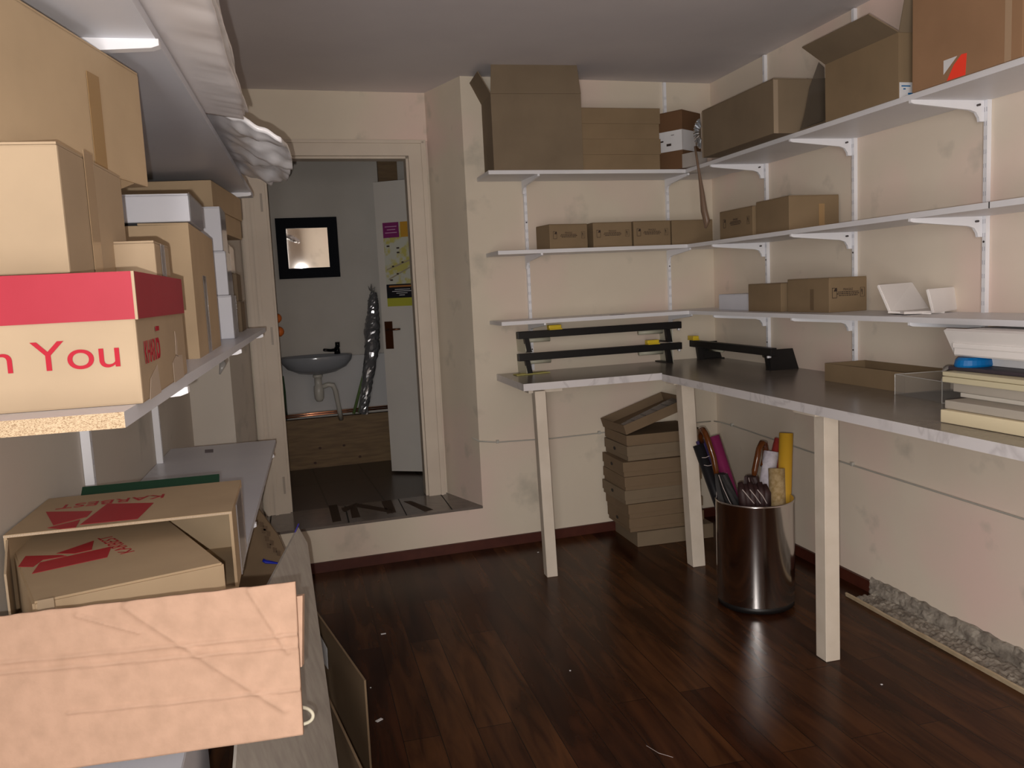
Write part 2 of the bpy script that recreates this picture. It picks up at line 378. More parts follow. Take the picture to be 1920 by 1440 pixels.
# step: plastered riser and dark tiles
def bwbox(bm, x0, x1, o0, o1, z0, z1, mi=0):
    return hexa(bm, [(x0, bw(x0, o0), z0), (x1, bw(x1, o0), z0), (x1, bw(x1, o1), z0), (x0, bw(x0, o1), z0)],
                    [(x0, bw(x0, o0), z1), (x1, bw(x1, o0), z1), (x1, bw(x1, o1), z1), (x0, bw(x0, o1), z1)], mi)
bm = B_(); bwbox(bm, -2.84, xa, .0, .05, 0, S-.012); struct('trim_1', bm, WALL)
def tilemat():
    m = newmat('dark_floor_tiles', (.1, .08, .07), .3); nt = m.node_tree; b = nt.nodes['Principled BSDF']
    g = nt.nodes.new('ShaderNodeNewGeometry'); mp = nt.nodes.new('ShaderNodeMapping'); mp.inputs['Rotation'].default_value = (0, 0, math.radians(-3.4)); mp.inputs['Location'].default_value = (.06, .12, 0)
    br = nt.nodes.new('ShaderNodeTexBrick'); br.offset = 0; br.inputs['Scale'].default_value = 1
    br.inputs['Brick Width'].default_value = .33; br.inputs['Row Height'].default_value = 1.2; br.inputs['Mortar Size'].default_value = .005
    br.inputs['Mortar'].default_value = (.012, .009, .008, 1); br.inputs['Color1'].default_value = (.075, .055, .045, 1); br.inputs['Color2'].default_value = (.062, .046, .038, 1)
    n = nt.nodes.new('ShaderNodeTexNoise'); n.inputs['Scale'].default_value = 4
    nt.links.new(g.outputs['Position'], mp.inputs[0]); nt.links.new(mp.outputs[0], br.inputs['Vector']); nt.links.new(br.outputs['Color'], b.inputs['Base Color'])
    return m
TILES = tilemat()
NICHET = marble('polished_step_tile', (.15, .125, .11), (.135, .112, .10), .18)
bm = B_(); bwbox(bm, -3.25, -.6, .40, 1.9, S-.012, S); struct('floor_back_room', bm, TILES)
bm = B_(); hexa(bm, [(-2.84, bw(-2.84, -.004), S-.014), (xa+.0, bw(xa, -.004), S-.014), (xb, yb, S-.014), (-2.755, bw(-2.755, .40), S-.014)],
                [(-2.84, bw(-2.84, -.004), S), (xa, bw(xa, -.004), S), (xb, yb, S), (-2.755, bw(-2.755, .40), S)])
struct('floor_step', bm, NICHET)
bm = B_(); bwbox(bm, -2.72, -2.712, .02, .39, S, S+.001); bwbox(bm, -2.30, -2.292, .0, .39, S, S+.001); bwbox(bm, -1.98, -1.974, .0, .39, S, S+.001); bwbox(bm, -1.72, -1.714, .0, .39, S, S+.001)
struct('trim_2', bm, DARK)
# brown adhesive stains on the step
ADH = newmat('brown_adhesive', (.055, .036, .025), .7, spec=.15)
def stain(name, label, pts):
    bm = B_(); slab(bm, [atz(a, b, S+.0012) for a, b in pts], .0012); o = link(name, bm, ADH); return tag(o, label, 'adhesive mark')
stain('adhesive_strip', 'narrow brown adhesive strip running in a shallow arch across the step tiles', [(640, 953), (668, 943), (735, 955), (736, 962), (668, 950), (645, 960)])
stain('adhesive_patch', 'small square dark adhesive patch under the arched strip on the step', [(656, 953), (669, 951), (676, 969), (660, 971)])
stain('adhesive_strip', 'brown adhesive strip at the left joint of the step tiles', [(616, 948), (632, 946), (640, 976), (624, 979)])
stain('adhesive_strip', 'brown adhesive strip at the middle joint of the step tiles', [(715, 940), (733, 937), (743, 960), (726, 963)])
stain('adhesive_strip', 'long brown adhesive strip slanting to the right of the step', [(757, 940), (770, 939), (812, 955), (797, 959)])
# door opening wall above the door and frame
bm = B_(); bwbox(bm, -2.84, xb+.02, .40, .50, 2.36, ZC); bwbox(bm, -3.25, -2.70, .41, .50, S, ZC); bwbox(bm, -1.705, -1.2, .41, .50, S, ZC)
struct('wall_doorway', bm, WALL)
fr = bpy.data.objects.new('door_1', None); C.objects.link(fr); fr['kind'] = 'structure'
for nm, x0, x1, z0, z1 in (('door_jamb', -2.745, -2.607, S, 2.365), ('door_jamb', -1.79, -1.685, S, 2.365), ('door_head', -2.607, -1.79, 2.275, 2.365)):
    b = B_(); bwbox(b, x0, x1, .375, .50, z0, z1); link(nm, b, JAMB, fr)
b = B_()
for x0, x1, z0, z1 in ((-2.735, -2.715, S, 2.355), (-2.69, -2.672, S, 2.335), (-1.715, -1.70, S, 2.355), (-2.735, -1.70, 2.345, 2.36)):
    bwbox(b, x0, x1, .365, .376, z0, z1)
link('casing_moulding', b, JAMB, fr)
b = B_(); bwbox(b, -2.607, -2.595, .40, .50, S, 2.275); bwbox(b, -1.805, -1.79, .40, .50, S, 2.275); bwbox(b, -2.607, -1.79, .40, .50, 2.262, 2.275)
link('rebate_strip', b, JAMB, fr)
for z in (.42, 1.28, 2.02):
    b = B_(); bwbox(b, -2.636, -2.624, .372, .376, z-.05, z+.05); link('hinge_slot', b, newmat('hinge_recess', (.36, .31, .26), .5), fr)
# back room walls
OB = 1.62
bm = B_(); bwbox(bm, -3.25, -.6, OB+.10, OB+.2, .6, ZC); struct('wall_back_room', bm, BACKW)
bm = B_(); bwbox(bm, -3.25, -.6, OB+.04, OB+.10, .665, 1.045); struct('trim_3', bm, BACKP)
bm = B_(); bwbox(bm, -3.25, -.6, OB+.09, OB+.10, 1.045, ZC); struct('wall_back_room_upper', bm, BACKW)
bm = B_(); bwbox(bm, -3.25, -.6, OB+.035, OB+.055, 1.04, 1.052); struct('trim_4', bm, BACKP)
bm = B_(); box(bm, -3.3, -3.25, .2, 2.0, 0, ZC); struct('wall_back_room_left', bm, BACKW)
bm = B_(); box(bm, -1.2, -1.1, .38, 2.0, 0, ZC); struct('wall_back_room_right', bm, BACKW)
pb = thing('pine_plank', 'wide knotty pine board closing the base of the back room wall', 'board', (0, 0, 0))
b = B_(); bwbox(b, -3.25, -1.2, OB, OB+.02, S, .615); link('board', b, PINE, pb)
for (px, py) in ((600, 840), (645, 835), (675, 856), (591, 868)):
    q = at(px, py, 6.05); t = (bw(q.x, OB)-CAM.y)/(q.y-CAM.y); q = CAM+(q-CAM)*t
    b = B_(); slab(b, [q+Vector((.011*math.cos(k*PI/5), -.001, .009*math.sin(k*PI/5))) for k in range(10)], .002); link('knot', b, KNOT, pb)
bm = B_(); bwbox(bm, -3.25, -1.2, OB+.02, OB+.09, .60, .61); struct('trim_5', bm, DARK)
for i, zz in enumerate((.637, .652)):
    b = B_(); tube(b, [(-2.9, bw(-2.9, OB+.035), zz-.01), (-2.4, bw(-2.4, OB+.03), zz), (-1.3, bw(-1.3, OB+.03), zz+.008)], .0065)
    tag(link('copper_pipe', b, COPPER, smooth=True), ('lower' if i == 0 else 'upper')+' of two copper pipes in the gap above the pine board', 'pipe')
b = B_(); bwbox(b, -1.84, -1.70, OB+.03, OB+.09, 2.18, 2.60); tag(link('wood_offcut', b, PINE), 'square brown timber piece high on the back room wall above the door leaf', 'timber')

# baseboards
bm = B_(); bwbox(bm, -2.95, -.02, -.016, -.001, 0, .055); struct('baseboard_back', bm, REDW)
bm = B_(); box(bm, -.016, -.001, -1.46, -.02, 0, .055); struct('baseboard_right', bm, REDW)
# rough band where the skirting is missing
from mathutils import noise
bm = B_(); rnd = random.Random(3); n = 260; prev = None; m_ = 9
for i in range(n+1):
    y = -1.46-3.2*i/n
    top = .068+.012*noise.noise(Vector((y*6, 0, 3)))+.010*noise.noise(Vector((y*23, 0, 7)))
    cur = [bm.verts.new((-.001, y, 0))]
    for k in range(m_):
        z = top*k/(m_-1); d = .010+.010*(1-k/(m_-1))+.010*noise.noise(Vector((y*14, z*40, 1)))+.005*noise.noise(Vector((y*60, z*120, 2)))
        cur.append(bm.verts.new((-max(.002, d), y, z)))
    cur.append(bm.verts.new((-.0005, y, top+.004)))
    if prev:
        for k in range(len(cur)-1): bm.faces.new((prev[k], prev[k+1], cur[k+1], cur[k]))
    prev = cur
struct('trim_6', bm, PLAST)
bm = B_(); prev = None
for i in range(61):
    t = i/60; y = -1.46-3.1*t; x = -.140-.045*t; j = .004*rnd.random()
    if x: hexx = None
    cur = [bm.verts.new((x, y, .001)), bm.verts.new((x-.004, y, .016+j)), bm.verts.new((x+.004, y, .018+j)), bm.verts.new((x+.012, y, .001))]
    if prev:
        for k in range(4): bm.faces.new((prev[k], prev[(k+1) % 4], cur[(k+1) % 4], cur[k]))
    else: bm.faces.new(cur[::-1])
    prev = cur
bm.faces.new(prev)
tag(link('loose_wood_strip', bm, LIGHTW), 'loose pale wood edging strip lying along the floor by the right wall', 'wood strip')
bm = B_(); prev = None
for i in range(261):
    y = -1.5-3.0*i/260
    cur = [bm.verts.new((-.015-.112*k/11-.04*i/260*(k/11), y, .004+.010*rnd.random())) for k in range(12)]
    if prev:
        for k in range(11): bm.faces.new((prev[k], prev[k+1], cur[k+1], cur[k]))
    prev = cur
o = link('plaster_rubble', bm, PLAST); tag(o, 'grey plaster crumbs in the gap between right wall and loose strip', 'rubble'); o['kind'] = 'stuff'

# cable along the walls with clips
def cable(name, label, pts, clips):
    r = thing(name, label, 'cable', pts[0]); base = Vector(pts[0]); b = B_()
    tube(b, [Vector(p)-base for p in pts], .004, 8); link('wire', b, PVC, r, True)
    for q in clips:
        b = B_(); q = Vector(q)-base; box(b, q.x-.008, q.x+.008, q.y-.008, q.y+.008, q.z-.006, q.z+.013, bev=.002); link('clip', b, PVC, r)
cable('wall_cable', 'thin pale cable clipped along the niche side and back wall under the worktop',
      [(-1.63, .22, .66), (-1.58, .06, .645), (xa+.0, bw(xa)-.01, .628), (-1.43, bw(-1.43)-.007, .612), (-1.1, bw(-1.1)-.007, .60), (-.8, bw(-.8)-.007, .602), (-.3, bw(-.3)-.007, .605), (-.05, -.012, .602)],
      [(-1.6, .135, .652), (-1.43, bw(-1.43)-.007, .612), (-.8, bw(-.8)-.007, .602)])
cable('wall_cable', 'thin grey cable clipped along the right wall beneath the marble worktop',
      [(-.03, -.02, .602), (-.008, -.06, .600), (-.007, -.2, .600), (-.007, -1.0, .580), (-.007, -1.3, .576), (-.007, -2.3, .565), (-.007, -3.6, .55)], [(-.007, -.2, .6), (-.007, -1.33, .578)])
b = B_(); c = Vector((-1.600, .182, 1.313)); box(b, c.x-.006, c.x+.006, c.y-.04, c.y+.04, c.z-.04, c.z+.04, bev=.003)
r = tag(link('light_switch', b, JAMB), 'small cream light switch on the side of the niche', 'light switch')
b = B_(); c = at(791, 197, 5.12); tube(b, [c+Vector((0, .05, 0)), c], .006, 10); tag(link('wall_hook', b, SCREWM, smooth=True), 'small dark hook in the corner above the doorway', 'hook')

# ------------------------------------------------------------------ shelf system, right and back
Z1, Z2, Z3 = 2.094, 1.680, 1.306; D1 = .327; DB = .288; TH = .020
def bracket_mesh(L, hgt=.075, t=.012):
    b = B_()
    prof = [(0, 0), (L, 0), (L, -.010), (L-.012, -.014), (.06, -.034), (.035, -.042), (.022, -.06), (.018, -hgt), (0, -hgt)]
    slab(b, [(u, -t/2, v) for u, v in prof][::-1], t)
    return b
def bracket(root, loc, rz, L, mat=METALW):
    k = link('bracket', bracket_mesh(L), mat, root); k.location = loc; k.rotation_euler = (0, 0, rz)
    b = B_(); tube(b, [(.03, -.0075, -.018), (.03, .0075, -.018)], .004, 8); s = link('screw', b, SCREWM, k)
    return k
tracks_r = [-.622, -1.354, -2.106, -2.86, -3.6]
tracks_b = [-1.20, -.31]
names = {Z1: 'top', Z2: 'middle', Z3: 'lowest'}
for z in (Z1, Z2, Z3):
    r = thing('wall_shelf', f'white {names[z]} shelf board along the right wall with steel brackets', 'shelf', (0, 0, 0))
    b = B_(); box(b, -D1, -.002, -4.6, -.30, z-TH, z); link('board', b, WHITE, r)
    if z == Z2:
        b = B_(); box(b, -D1-.001, -D1+.002, -2.452, -2.448, z-TH, z+.0005); link('joint', b, DARK, r)
    for y in tracks_r: bracket(r, (-.020, y, z-TH), PI, D1-.016)
    r = thing('wall_shelf', f'white {names[z]} shelf board across the back wall beside the doorway', 'shelf', (0, 0, 0))
    x0 = {Z1: -1.47, Z2: -1.44, Z3: -1.44}[z]
    b = B_(); hexa(b, [(x0, bw(x0, -DB), z-TH), (-D1-.0+.0, -.31, z-TH), (-.02, -.298, z-TH), (-.02, bw(0)-.004, z-TH), (x0, bw(x0)-.002, z-TH)][:0] or
                   [(x0, bw(x0, -DB), z-TH), (-.02, -.298, z-TH), (-.02, bw(0)-.004, z-TH), (x0, bw(x0)-.002, z-TH)],
                   [(x0, bw(x0, -DB), z), (-.02, -.298, z), (-.02, bw(0)-.004, z), (x0, bw(x0)-.002, z)])
    link('board', b, WHITE, r)
    for x in tracks_b: bracket(r, (x, bw(x)-.020, z-TH), -PI/2+.059, DB-.020)
def upright(label, loc, rz, z0, z1):
    r = thing('shelf_upright', label, 'shelf rail', loc, rz, None)
    b = B_(); box(b, -.0085, .0085, -.018, -.0, z0, z1); link('rail', b, METALW, r)
    b = B_(); z = z0+.03
    while z < z1-.05: box(b, -.006, -.003, -.0188, -.0175, z, z+.016); box(b, .003, .006, -.0188, -.0175, z, z+.016); z += .05
    o = link('slots', b, newmat_slot, r); o['kind'] = 'stuff'
    b = B_()
    for z in (z0+.12, (z0+z1)/2+.3, (z0+z1)/2-.25): tube(b, [(0, -.0202, z), (0, -.017, z)], .004, 8)
    link('screws', b, SCREWM, r)
newmat_slot = newmat('slot_grey', (.50, .50, .55), .6)
rl = ['nearest the back corner', 'second from the back corner', 'third from the back corner behind the foam trays', 'fourth from the back corner', 'fifth from the back corner']
for y, l in zip(tracks_r[:3], rl): upright('white slotted rail on the right wall, '+l, (-.0005, y, 0), -PI/2, 1.003, ZC-.005)
upright('white slotted rail on the back wall, left one beside the niche', (tracks_b[0], bw(tracks_b[0])-.0005, 0), .059, 1.01, 2.08)
upright('white slotted rail on the back wall, right one near the corner', (tracks_b[1], bw(tracks_b[1])-.0005, 0), .059, 1.003, ZC-.005)
b = B_(); bwbox(b, -.80, -.72, -DB+.01, -DB+.045, Z3, Z3+.0015); tag(link('small_label', b, newmat('dark_label', (.10, .09, .13), .5)), 'small dark sticker on the lowest back wall shelf', 'sticker')

# ------------------------------------------------------------------ L-shaped worktop
ZD = 1.002; TD = .036
wt = thing('workbench', 'L-shaped marble-look workbench along back and right walls on painted posts', 'workbench', (0, 0, 0))
def worktop(pts):
    b = B_(); n = len(pts)
    lo = [b.verts.new((x, y, ZD-TD)) for x, y in pts]; hi = [b.verts.new((x, y, ZD)) for x, y in pts]
    f = b.faces.new(hi); f.material_index = 0; f = b.faces.new(lo[::-1]); f.material_index = 1
    for i in range(n):
        f = b.faces.new((lo[i], lo[(i+1) % n], hi[(i+1) % n], hi[i])); f.material_index = 1
    return b
link('worktop', worktop([(-1.415, -.668), (-.655, -.650), (-.678, -.70), (-.678, -4.6), (-.003, -4.6), (-.003, -.006), (-1.415, bw(-1.415)-.004)]), [MARBLE, MARBLEE], wt)
def leg(x0, x1, y0, y1, tx=0, ty=0):
    b = B_(); hexa(b, [(x0, y0, 0), (x1, y0, 0), (x1, y1, 0), (x0, y1, 0)], [(x0+tx, y0+ty, ZD-TD-.006), (x1+tx, y0+ty, ZD-TD-.006), (x1+tx, y1+ty, ZD-TD-.006), (x0+tx, y1+ty, ZD-TD-.006)])
    bmesh.ops.bevel(b, geom=b.edges[:], offset=.002, segments=1, affect='EDGES'); return link('leg', b, LEGP, wt)
leg(-1.345, -1.288, -.70, -.64, -.012, .035); leg(-.597, -.527, -.84, -.77, -.012, .06); leg(-.625, -.563, -2.01, -1.945, .004, .01)
b = B_(); box(b, -1.38, -1.20, -.63, -.55, ZD-TD-.018, ZD-TD); box(b, -.66, -.50, -.80, -.70, ZD-TD-.012, ZD-TD); box(b, -.66, -.50, -2.0, -1.86, ZD-TD-.012, ZD-TD); link('mounting_plate', b, LEGP, wt)
b = B_(); bwbox(b, -1.25, -.03, -.04, -.006, ZD-TD-.04, ZD-TD); link('wall_batten', b, LEGP, wt)

# ------------------------------------------------------------------ roll dispensers
def dispenser(label, loc, rz, L, slider, group=None, DP=.20, pm=None):
    r = thing('roll_dispenser', label, 'roll dispenser', loc, rz, group)
    H = .118
    for x in (.03, L-.065):
        b = B_()
        hexa(b, [(x+.006, .0, 0), (x+.035, .0, 0), (x+.035, .03, 0), (x+.006, .03, 0)], [(x-.010, -.005, H-.03), (x+.016, -.005, H-.03), (x+.016, .02, H-.03), (x-.010, .02, H-.03)])
        box(b, x, x+.035, .0, DP, 0, .006)
        b3 = B_(); xo = x if x < L/2 else x+.036; hexa(b3, [(xo, .004, .0), (xo+.004, .004, .0), (xo+.004, DP, .0), (xo, DP, .0)], [(xo-.006, .004, H-.012), (xo-.002, .004, H-.012), (xo-.002, DP-.03, H-.012), (xo-.006, DP-.03, H-.012)])
        link('side_plate', b3, pm or ROLLER, r)
        link('side_frame', b, BLACK, r)
    b = B_(); box(b, -.02, L+.02, -.022, .012, H-.040, H, bev=.002); link('cutter_bar', b, BLACK, r)
    b = B_(); box(b, slider-.035, slider+.04, -.026, .016, H, H+.006); box(b, slider-.038, slider+.036, -.024, .014, H+.006, H+.026, bev=.004); link('slider', b, YELLOW, r)
    for x0, x1 in ((.045, .20), (L-.21, L-.055)):
        b = B_(); tube(b, [(x0, .08, H-.055), (x1, .08, H-.055)], .014, 14); link('roller', b, ROLLER, r, True)
    b = B_(); tube(b, [(L-.0, -.03, H-.045), (L-.0, -.01, H-.045)], .006, 8); link('knob', b, METALW, r, True)
    return r
dispenser('long black roll dispenser on the worktop, lower of the stacked pair', (-1.305, -.235, ZD), math.radians(3.2), .965, .80, 'black roll dispensers')
dispenser('long black roll dispenser standing on top of the other, upper of the pair', (-1.305, -.235, ZD+.122), math.radians(3.2), .965, .20, 'black roll dispensers')
dispenser('black roll dispenser alone in the corner of the worktop, seen lengthwise', (-.185, -.085, ZD), math.radians(-90), .86, .0, 'black roll dispensers', .165, BLACK)
b = B_(); c = atz(994, 701, ZD); rr = Matrix.Rotation(.15, 3, 'Z')
slab(b, [c+rr@Vector(p) for p in ((-.10, -.045, .001), (.11, -.03, .001), (.10, .035, .001), (-.09, .03, .001))], .004)
tag(link('yellow_sponge_cloth', b, newmat('pale_yellow_cloth', (.55, .50, .16), .8)), 'thin pale yellow cloth in front of the stacked dispensers', 'cloth')

# ------------------------------------------------------------------ cartons on the back wall top shelf
r = carton('cardboard_box', 'large open grey-brown cardboard box at the left end of the top back shelf', (-1.432, -.345, Z1), -2, .487, .33, .392, K_GREY, 'open',
           flaps=[('front', 84, .150), ('left', 118, .13), ('back', 95, .12)], inner=K_GREY)
for i in range(2):
    carton('shallow_box', f'long lidded brown box on the top back shelf, {["lower", "upper"][i]} of the stacked pair', (-.945, -.342, Z1+.1632*i), 1.5, .466, .30, .1625, K_FAR, 'lid', lidh=.082, group='lidded boxes on the top shelf')
r = carton('cardboard_box', 'dark brown box with a wide white label, near the corner on the top shelf', (-.365, -.362, Z1), 33, .20, .24, .315, K_DBROWN, 'closed')
F = faces(.20, .24, .315)
decal('label', [rect(0, .10, .24, .21)], *F['left'][:3], PAPER, r); decal('label', [rect(0, .10, .14, .21)], *F['front'][:3], PAPER, r)
decal('label_print', [rect(.03, .18, .06, .195), rect(.035, .165, .10, .170), (rect(.04, .155, .12, .163)), rect(.04, .12, .08, .148), rect(.14, .13, .17, .143), rect(.17, .185, .19, .188)], Vector(F['left'][0])+Vector((-.0008, 0, 0)), F['left'][1], F['left'][2], INK, r)
b = B_(); box(b, 0, .09, 0, .10, 0, .075, bev=.002); o = link('small_paper_box', b, noisy('grey_card', (.42, .38, .35), (.38, .34, .31), 5)); o.location = (-.335, -.455, Z1); o.rotation_euler = (0, 0, math.radians(20)); tag(o, 'small pale grey paper box in the shelf corner in front of the dark box', 'box')
# pleated silver foil fan with its long strip
foilm = newmat('silver_foil', (.55, .57, .60), .25, .9)
r = thing('foil_fan', 'pleated silver foil fan with a long brown strip hanging from the shelf corner', 'packing material', at(1312, 250, 4.20))
base = r.location
for i in range(15):
    a = math.radians(105+150*i/14); d = Vector((math.cos(a)*.75, 0, math.sin(a)*1.35)); e = Vector((-d.z, 0, d.x)).normalized()*.0035
    b = B_(); o0 = Vector((.012, 0, 0)); p1 = o0+d*.022; p2 = o0+d*.056; yy = Vector((0, -.014 if i % 2 else .004, 0))
    hexa(b, [p1-e*.5, p1+e*.5, p1+e*.5+Vector((0, .01, 0)), p1-e*.5+Vector((0, .01, 0))], [p2-e+yy, p2+e-yy*.6, p2+e+Vector((0, .01, 0)), p2-e+Vector((0, .01, 0))])
    link('pleat', b, foilm, r)
b = B_(); slab(b, [Vector((.012+.040*math.cos(math.radians(t))*.75, .012, .040*1.35*math.sin(math.radians(t)))) for t in range(95, 266, 10)], .004); link('backing', b, FILM, r)
P = [at(1303, 275, 4.24), at(1307, 300, 4.22), at(1311, 325, 4.22), at(1316, 360, 4.22), at(1320, 395, 4.22), at(1325, 415, 4.22), at(1323, 428, 4.22)]
b = B_(); tube(b, [p-base for p in P], [.006, .007, .008, .014, .020, .020, .006], 10, flat=.8); link('strip', b, newmat('brown_film', (.17, .11, .075), .4), r, True)

# right wall top shelf
r = carton('cardboard_box', 'long low grey-brown box overhanging the edge of the top right shelf', (-.425, -1.37, Z1), 0, .40, .66, .232, K_GREY, 'closed', tape=[('front', .0, .0, .022, .225), ('left', .0, 0, .012, .225)], tapem=newmat('paper_tape', (.30, .23, .16), .6))
b = B_(); pts = [at(1500, 243, 3.62), at(1547, 226, 3.62), at(1545, 128, 3.64), at(1534, 118, 3.64), at(1517, 165, 3.64), at(1508, 215, 3.63)]
slab(b, pts, .006); tag(link('plastic_wrap', b, FILM), 'dark crumpled plastic film draped between the two boxes on the top right shelf', 'plastic film')
b = B_()
for k in range(7):
    x = -.40+.05*k; tube(b, [(x, -1.33-.01*k, Z1+.234), (x+.03, -1.25+.02*math.sin(k*2), Z1+.25+.012*math.sin(k*3)), (x+.06, -1.15, Z1+.236)], [.004, .009, .003], 6, flat=.3)
tag(link('paper_scrap', b, newmat('dark_paper_scrap', (.07, .05, .04), .5)), 'dark crumpled packing scraps on top of the long low box', 'scrap')
r = carton('cardboard_box', 'tall open brown box with raised flaps and a white sticker, top right shelf', (-.332, -2.035, Z1), 0, .32, .43, .228, K_FAR, 'open',
           flaps=[('left', 152, .13), ('front', 100, .16), ('back', 60, .1)], inner=K_GREY)
decal('sticker', [rect(.004, 0, .075, .055)], (0, -.0008, 0), (1, 0, 0), (0, 0, 1), PAPER, r)
decal('sticker_print', [rect(.012, .040, .05, .044), rect(.02, .030, .03, .034), rect(.04, .012, .06, .018)], (0, -.0016, 0), (1, 0, 0), (0, 0, 1), BLUEP, r)
r = carton('cardboard_box', 'big reddish-brown box with a red sticker at the right of the top shelf', (-.336, -2.575, Z1), 0, .32, .465, .33, K_RBROWN, 'closed', tape=[('left', .40, 0, .425, .33)], tapem=newmat('pale_tape', (.40, .27, .17), .4))
F = faces(.32, .465, .33)['left']
decal('sticker', [[(.165, 0.001), (.245, .001), (.250, .068), (.228, .070), (.195, .045)]], *F[:3], RED, r)
decal('torn_label', [[(.150, .025), (.210, .070), (.150, .070)]], *F[:3], PAPER, r)
carton('cardboard_box', 'brown box behind the red sticker box at the frame edge, top shelf', (-.336, -3.06, Z1), 0, .32, .47, .36, K_RBROWN, 'closed')

# ------------------------------------------------------------------ middle shelf
def small(label, p, a, wd, dp, h, mat=K_FAR, pr='front', name='small_carton', group=None, tp=None, tm=None):
    r = carton(name, label, p, a, wd, dp, h, mat, 'closed', tape=tp, tapem=tm, group=group)
    if pr: fragile(r, faces(wd, dp, h)[pr], h)
    return r
G2 = 'small fragile cartons on the middle shelf'
small('small carton printed FRAGILE, leftmost on the middle back shelf', (-1.135, bw(-1.135)-.245, Z2), 9, .232, .17, .134, group=G2)
small('small carton printed FRAGILE, second from the left on the middle back shelf', (-.875, bw(-.875)-.230, Z2), 2, .232, .17, .138, group=G2)
small('small carton printed FRAGILE behind the rail, third on the middle back shelf', (-.630, bw(-.63)-.230, Z2), 2, .228, .17, .140, group=G2)
small('plain small carton in the corner of the middle shelf under the hanging strip', (-.390, -.252, Z2), 2, .26, .17, .140, pr=None, group=G2)
small('small carton printed FRAGILE, first past the corner on the middle right shelf', (-.288, -.95, Z2), 0, .24, .33, .146, pr='left', group=G2)
small('larger tan carton with a tape strip on the middle right shelf', (-.275, -1.245, Z2), 0, .262, .285, .160, pr=None, group=G2, tp=[('front', .155, .0, .185, .12)], mat=K_TAN if False else K_FAR)

# ------------------------------------------------------------------ lowest shelf
small('flat white box nearest the corner on the lowest right shelf', (-.19, -.77, Z3), 0, .17, .36, .085, mat=K_WHITE, pr=None, name='white_box')
small('plain brown carton between white box and FRAGILE carton, lowest shelf', (-.243, -1.12, Z3), 0, .22, .30, .137, pr=None, name='carton')
small('brown carton printed FRAGILE beside the foam trays, lowest right shelf', (-.215, -1.455, Z3), 3, .20, .30, .153, pr='front', name='carton', tp=[('left', .17, .01, .195, .105)], tm=TAPED)
def foamtray(label, base, u0, u1, hL, hR, depth):
    b = B_(); t = .012
    prof = [(-.07, hL), (-.055, hL+.002), (u0+.012, .012), (u1-.012, .012), (u1+.0, .014), (u1+.004, .002), (u0, 0)]
    slab(b, [(u, 0, v) for u, v in prof][::-1], depth)
    return b
def foam_piece(label, p, rz, prof, depth):
    b = B_(); slab(b, [(u, 0, v) for u, v in prof], -depth)
    bmesh.ops.bevel(b, geom=b.edges[:], offset=.003, segments=2, affect='EDGES')
    o = link('foam_tray', b, FOAM); o.location = p; o.rotation_euler = (0, 0, rz); return tag(o, label, 'foam tray')
r = thing('foam_tray', 'bent white foam tray with two raised sides on the lowest right shelf', 'foam tray', (-.205, -1.99, Z3), math.radians(0))
b = B_(); slab(b, [(-.045, .02, .004), (.13, .01, .0), (.15, .12, .0), (.0, .15, .004)], .010); link('base', b, FOAM, r)
P0 = at(1665, 586, 3.25); P1 = at(1643, 536, 3.28); P2 = at(1706, 531, 3.42); P3 = at(1742, 586, 3.36)
o3 = r.location
b = B_(); slab(b, [P0-o3, P3-o3, P2-o3, P1-o3], .012); bmesh.ops.bevel(b, geom=b.edges[:], offset=.003, segments=2, affect='EDGES'); link('side_panel', b, FOAM, r)
P0 = at(1746, 588, 3.2); P1 = at(1735, 543, 3.2); P2 = at(1806, 537, 3.32); P3 = at(1814, 578, 3.32)
b = B_(); slab(b, [P0-o3, P3-o3, P2-o3, P1-o3], .012); bmesh.ops.bevel(b, geom=b.edges[:], offset=.003, segments=2, affect='EDGES'); link('side_panel', b, FOAM, r)
b = B_(); q = [at(1665, 587, 3.25), at(1746, 589, 3.2), at(1742, 580, 3.36), at(1700, 582, 3.4)]; slab(b, [p-o3 for p in q], .006); link('fold', b, FOAM, r)

# ------------------------------------------------------------------ things on the worktop
carton('shallow_tray', 'open shallow brown cardboard tray on the marble worktop', (-.215, -1.935, ZD), 0, .21, .515, .078, K_FAR, 'tray', cat='box', inner=K_FAR)
r = carton('clear_box', 'clear plastic box tilted against the open cardboard tray', (-.300, -2.225, ZD), -6, .30, .28, .078, CLEAR, 'tray', cat='plastic box', t=.002)
b = B_()
for (x0, y0, x1, y1, z0, z1) in ((0, 0, .30, 0, .078, .078), (0, 0, 0, .28, .078, .078), (.30, 0, .30, .28, .078, .078), (0, .28, .30, .28, .078, .078), (0, 0, 0, 0, 0, .078), (.30, 0, .30, 0, 0, .078), (0, 0, .30, 0, .001, .001), (0, .28, 0, .28, 0, .078)):
    tube(b, [(x0, y0, z0), (x1, y1, z1)], .0016, 6)
link('rim', b, clear('clear_plastic_rim', .45, (.75, .72, .68), .1), r)
b = B_(); c = at(1790, 708, 2.93); rnd = random.Random(5)
for k in range(9):
    d = Vector((rnd.uniform(-.05, .05), rnd.uniform(-.04, .04), rnd.uniform(-.018, .03)))
    tube(b, [c+d, c+d+Vector((.03, .01, .012)), c+d+Vector((.045, .04, -.004))], [.003, .014, .004], 7, flat=.4)
tag(link('crumpled_film', b, clear('shiny_clear_film', .6, (.5, .47, .44), .12), smooth=True), 'crumpled shiny clear film lying on the clear plastic box', 'plastic film')
def panel(label, px, z0, th, w_, d_, rz, mat, name='picture_panel', cat='panel', tilt=0, edge=None):
    r = thing(name, label, cat, px, math.radians(rz), None, rx=math.radians(tilt))
    b = B_(); box(b, 0, w_, -d_, 0, 0, th, bev=min(.003, th*.3)); link('panel', b, mat, r)
    return r
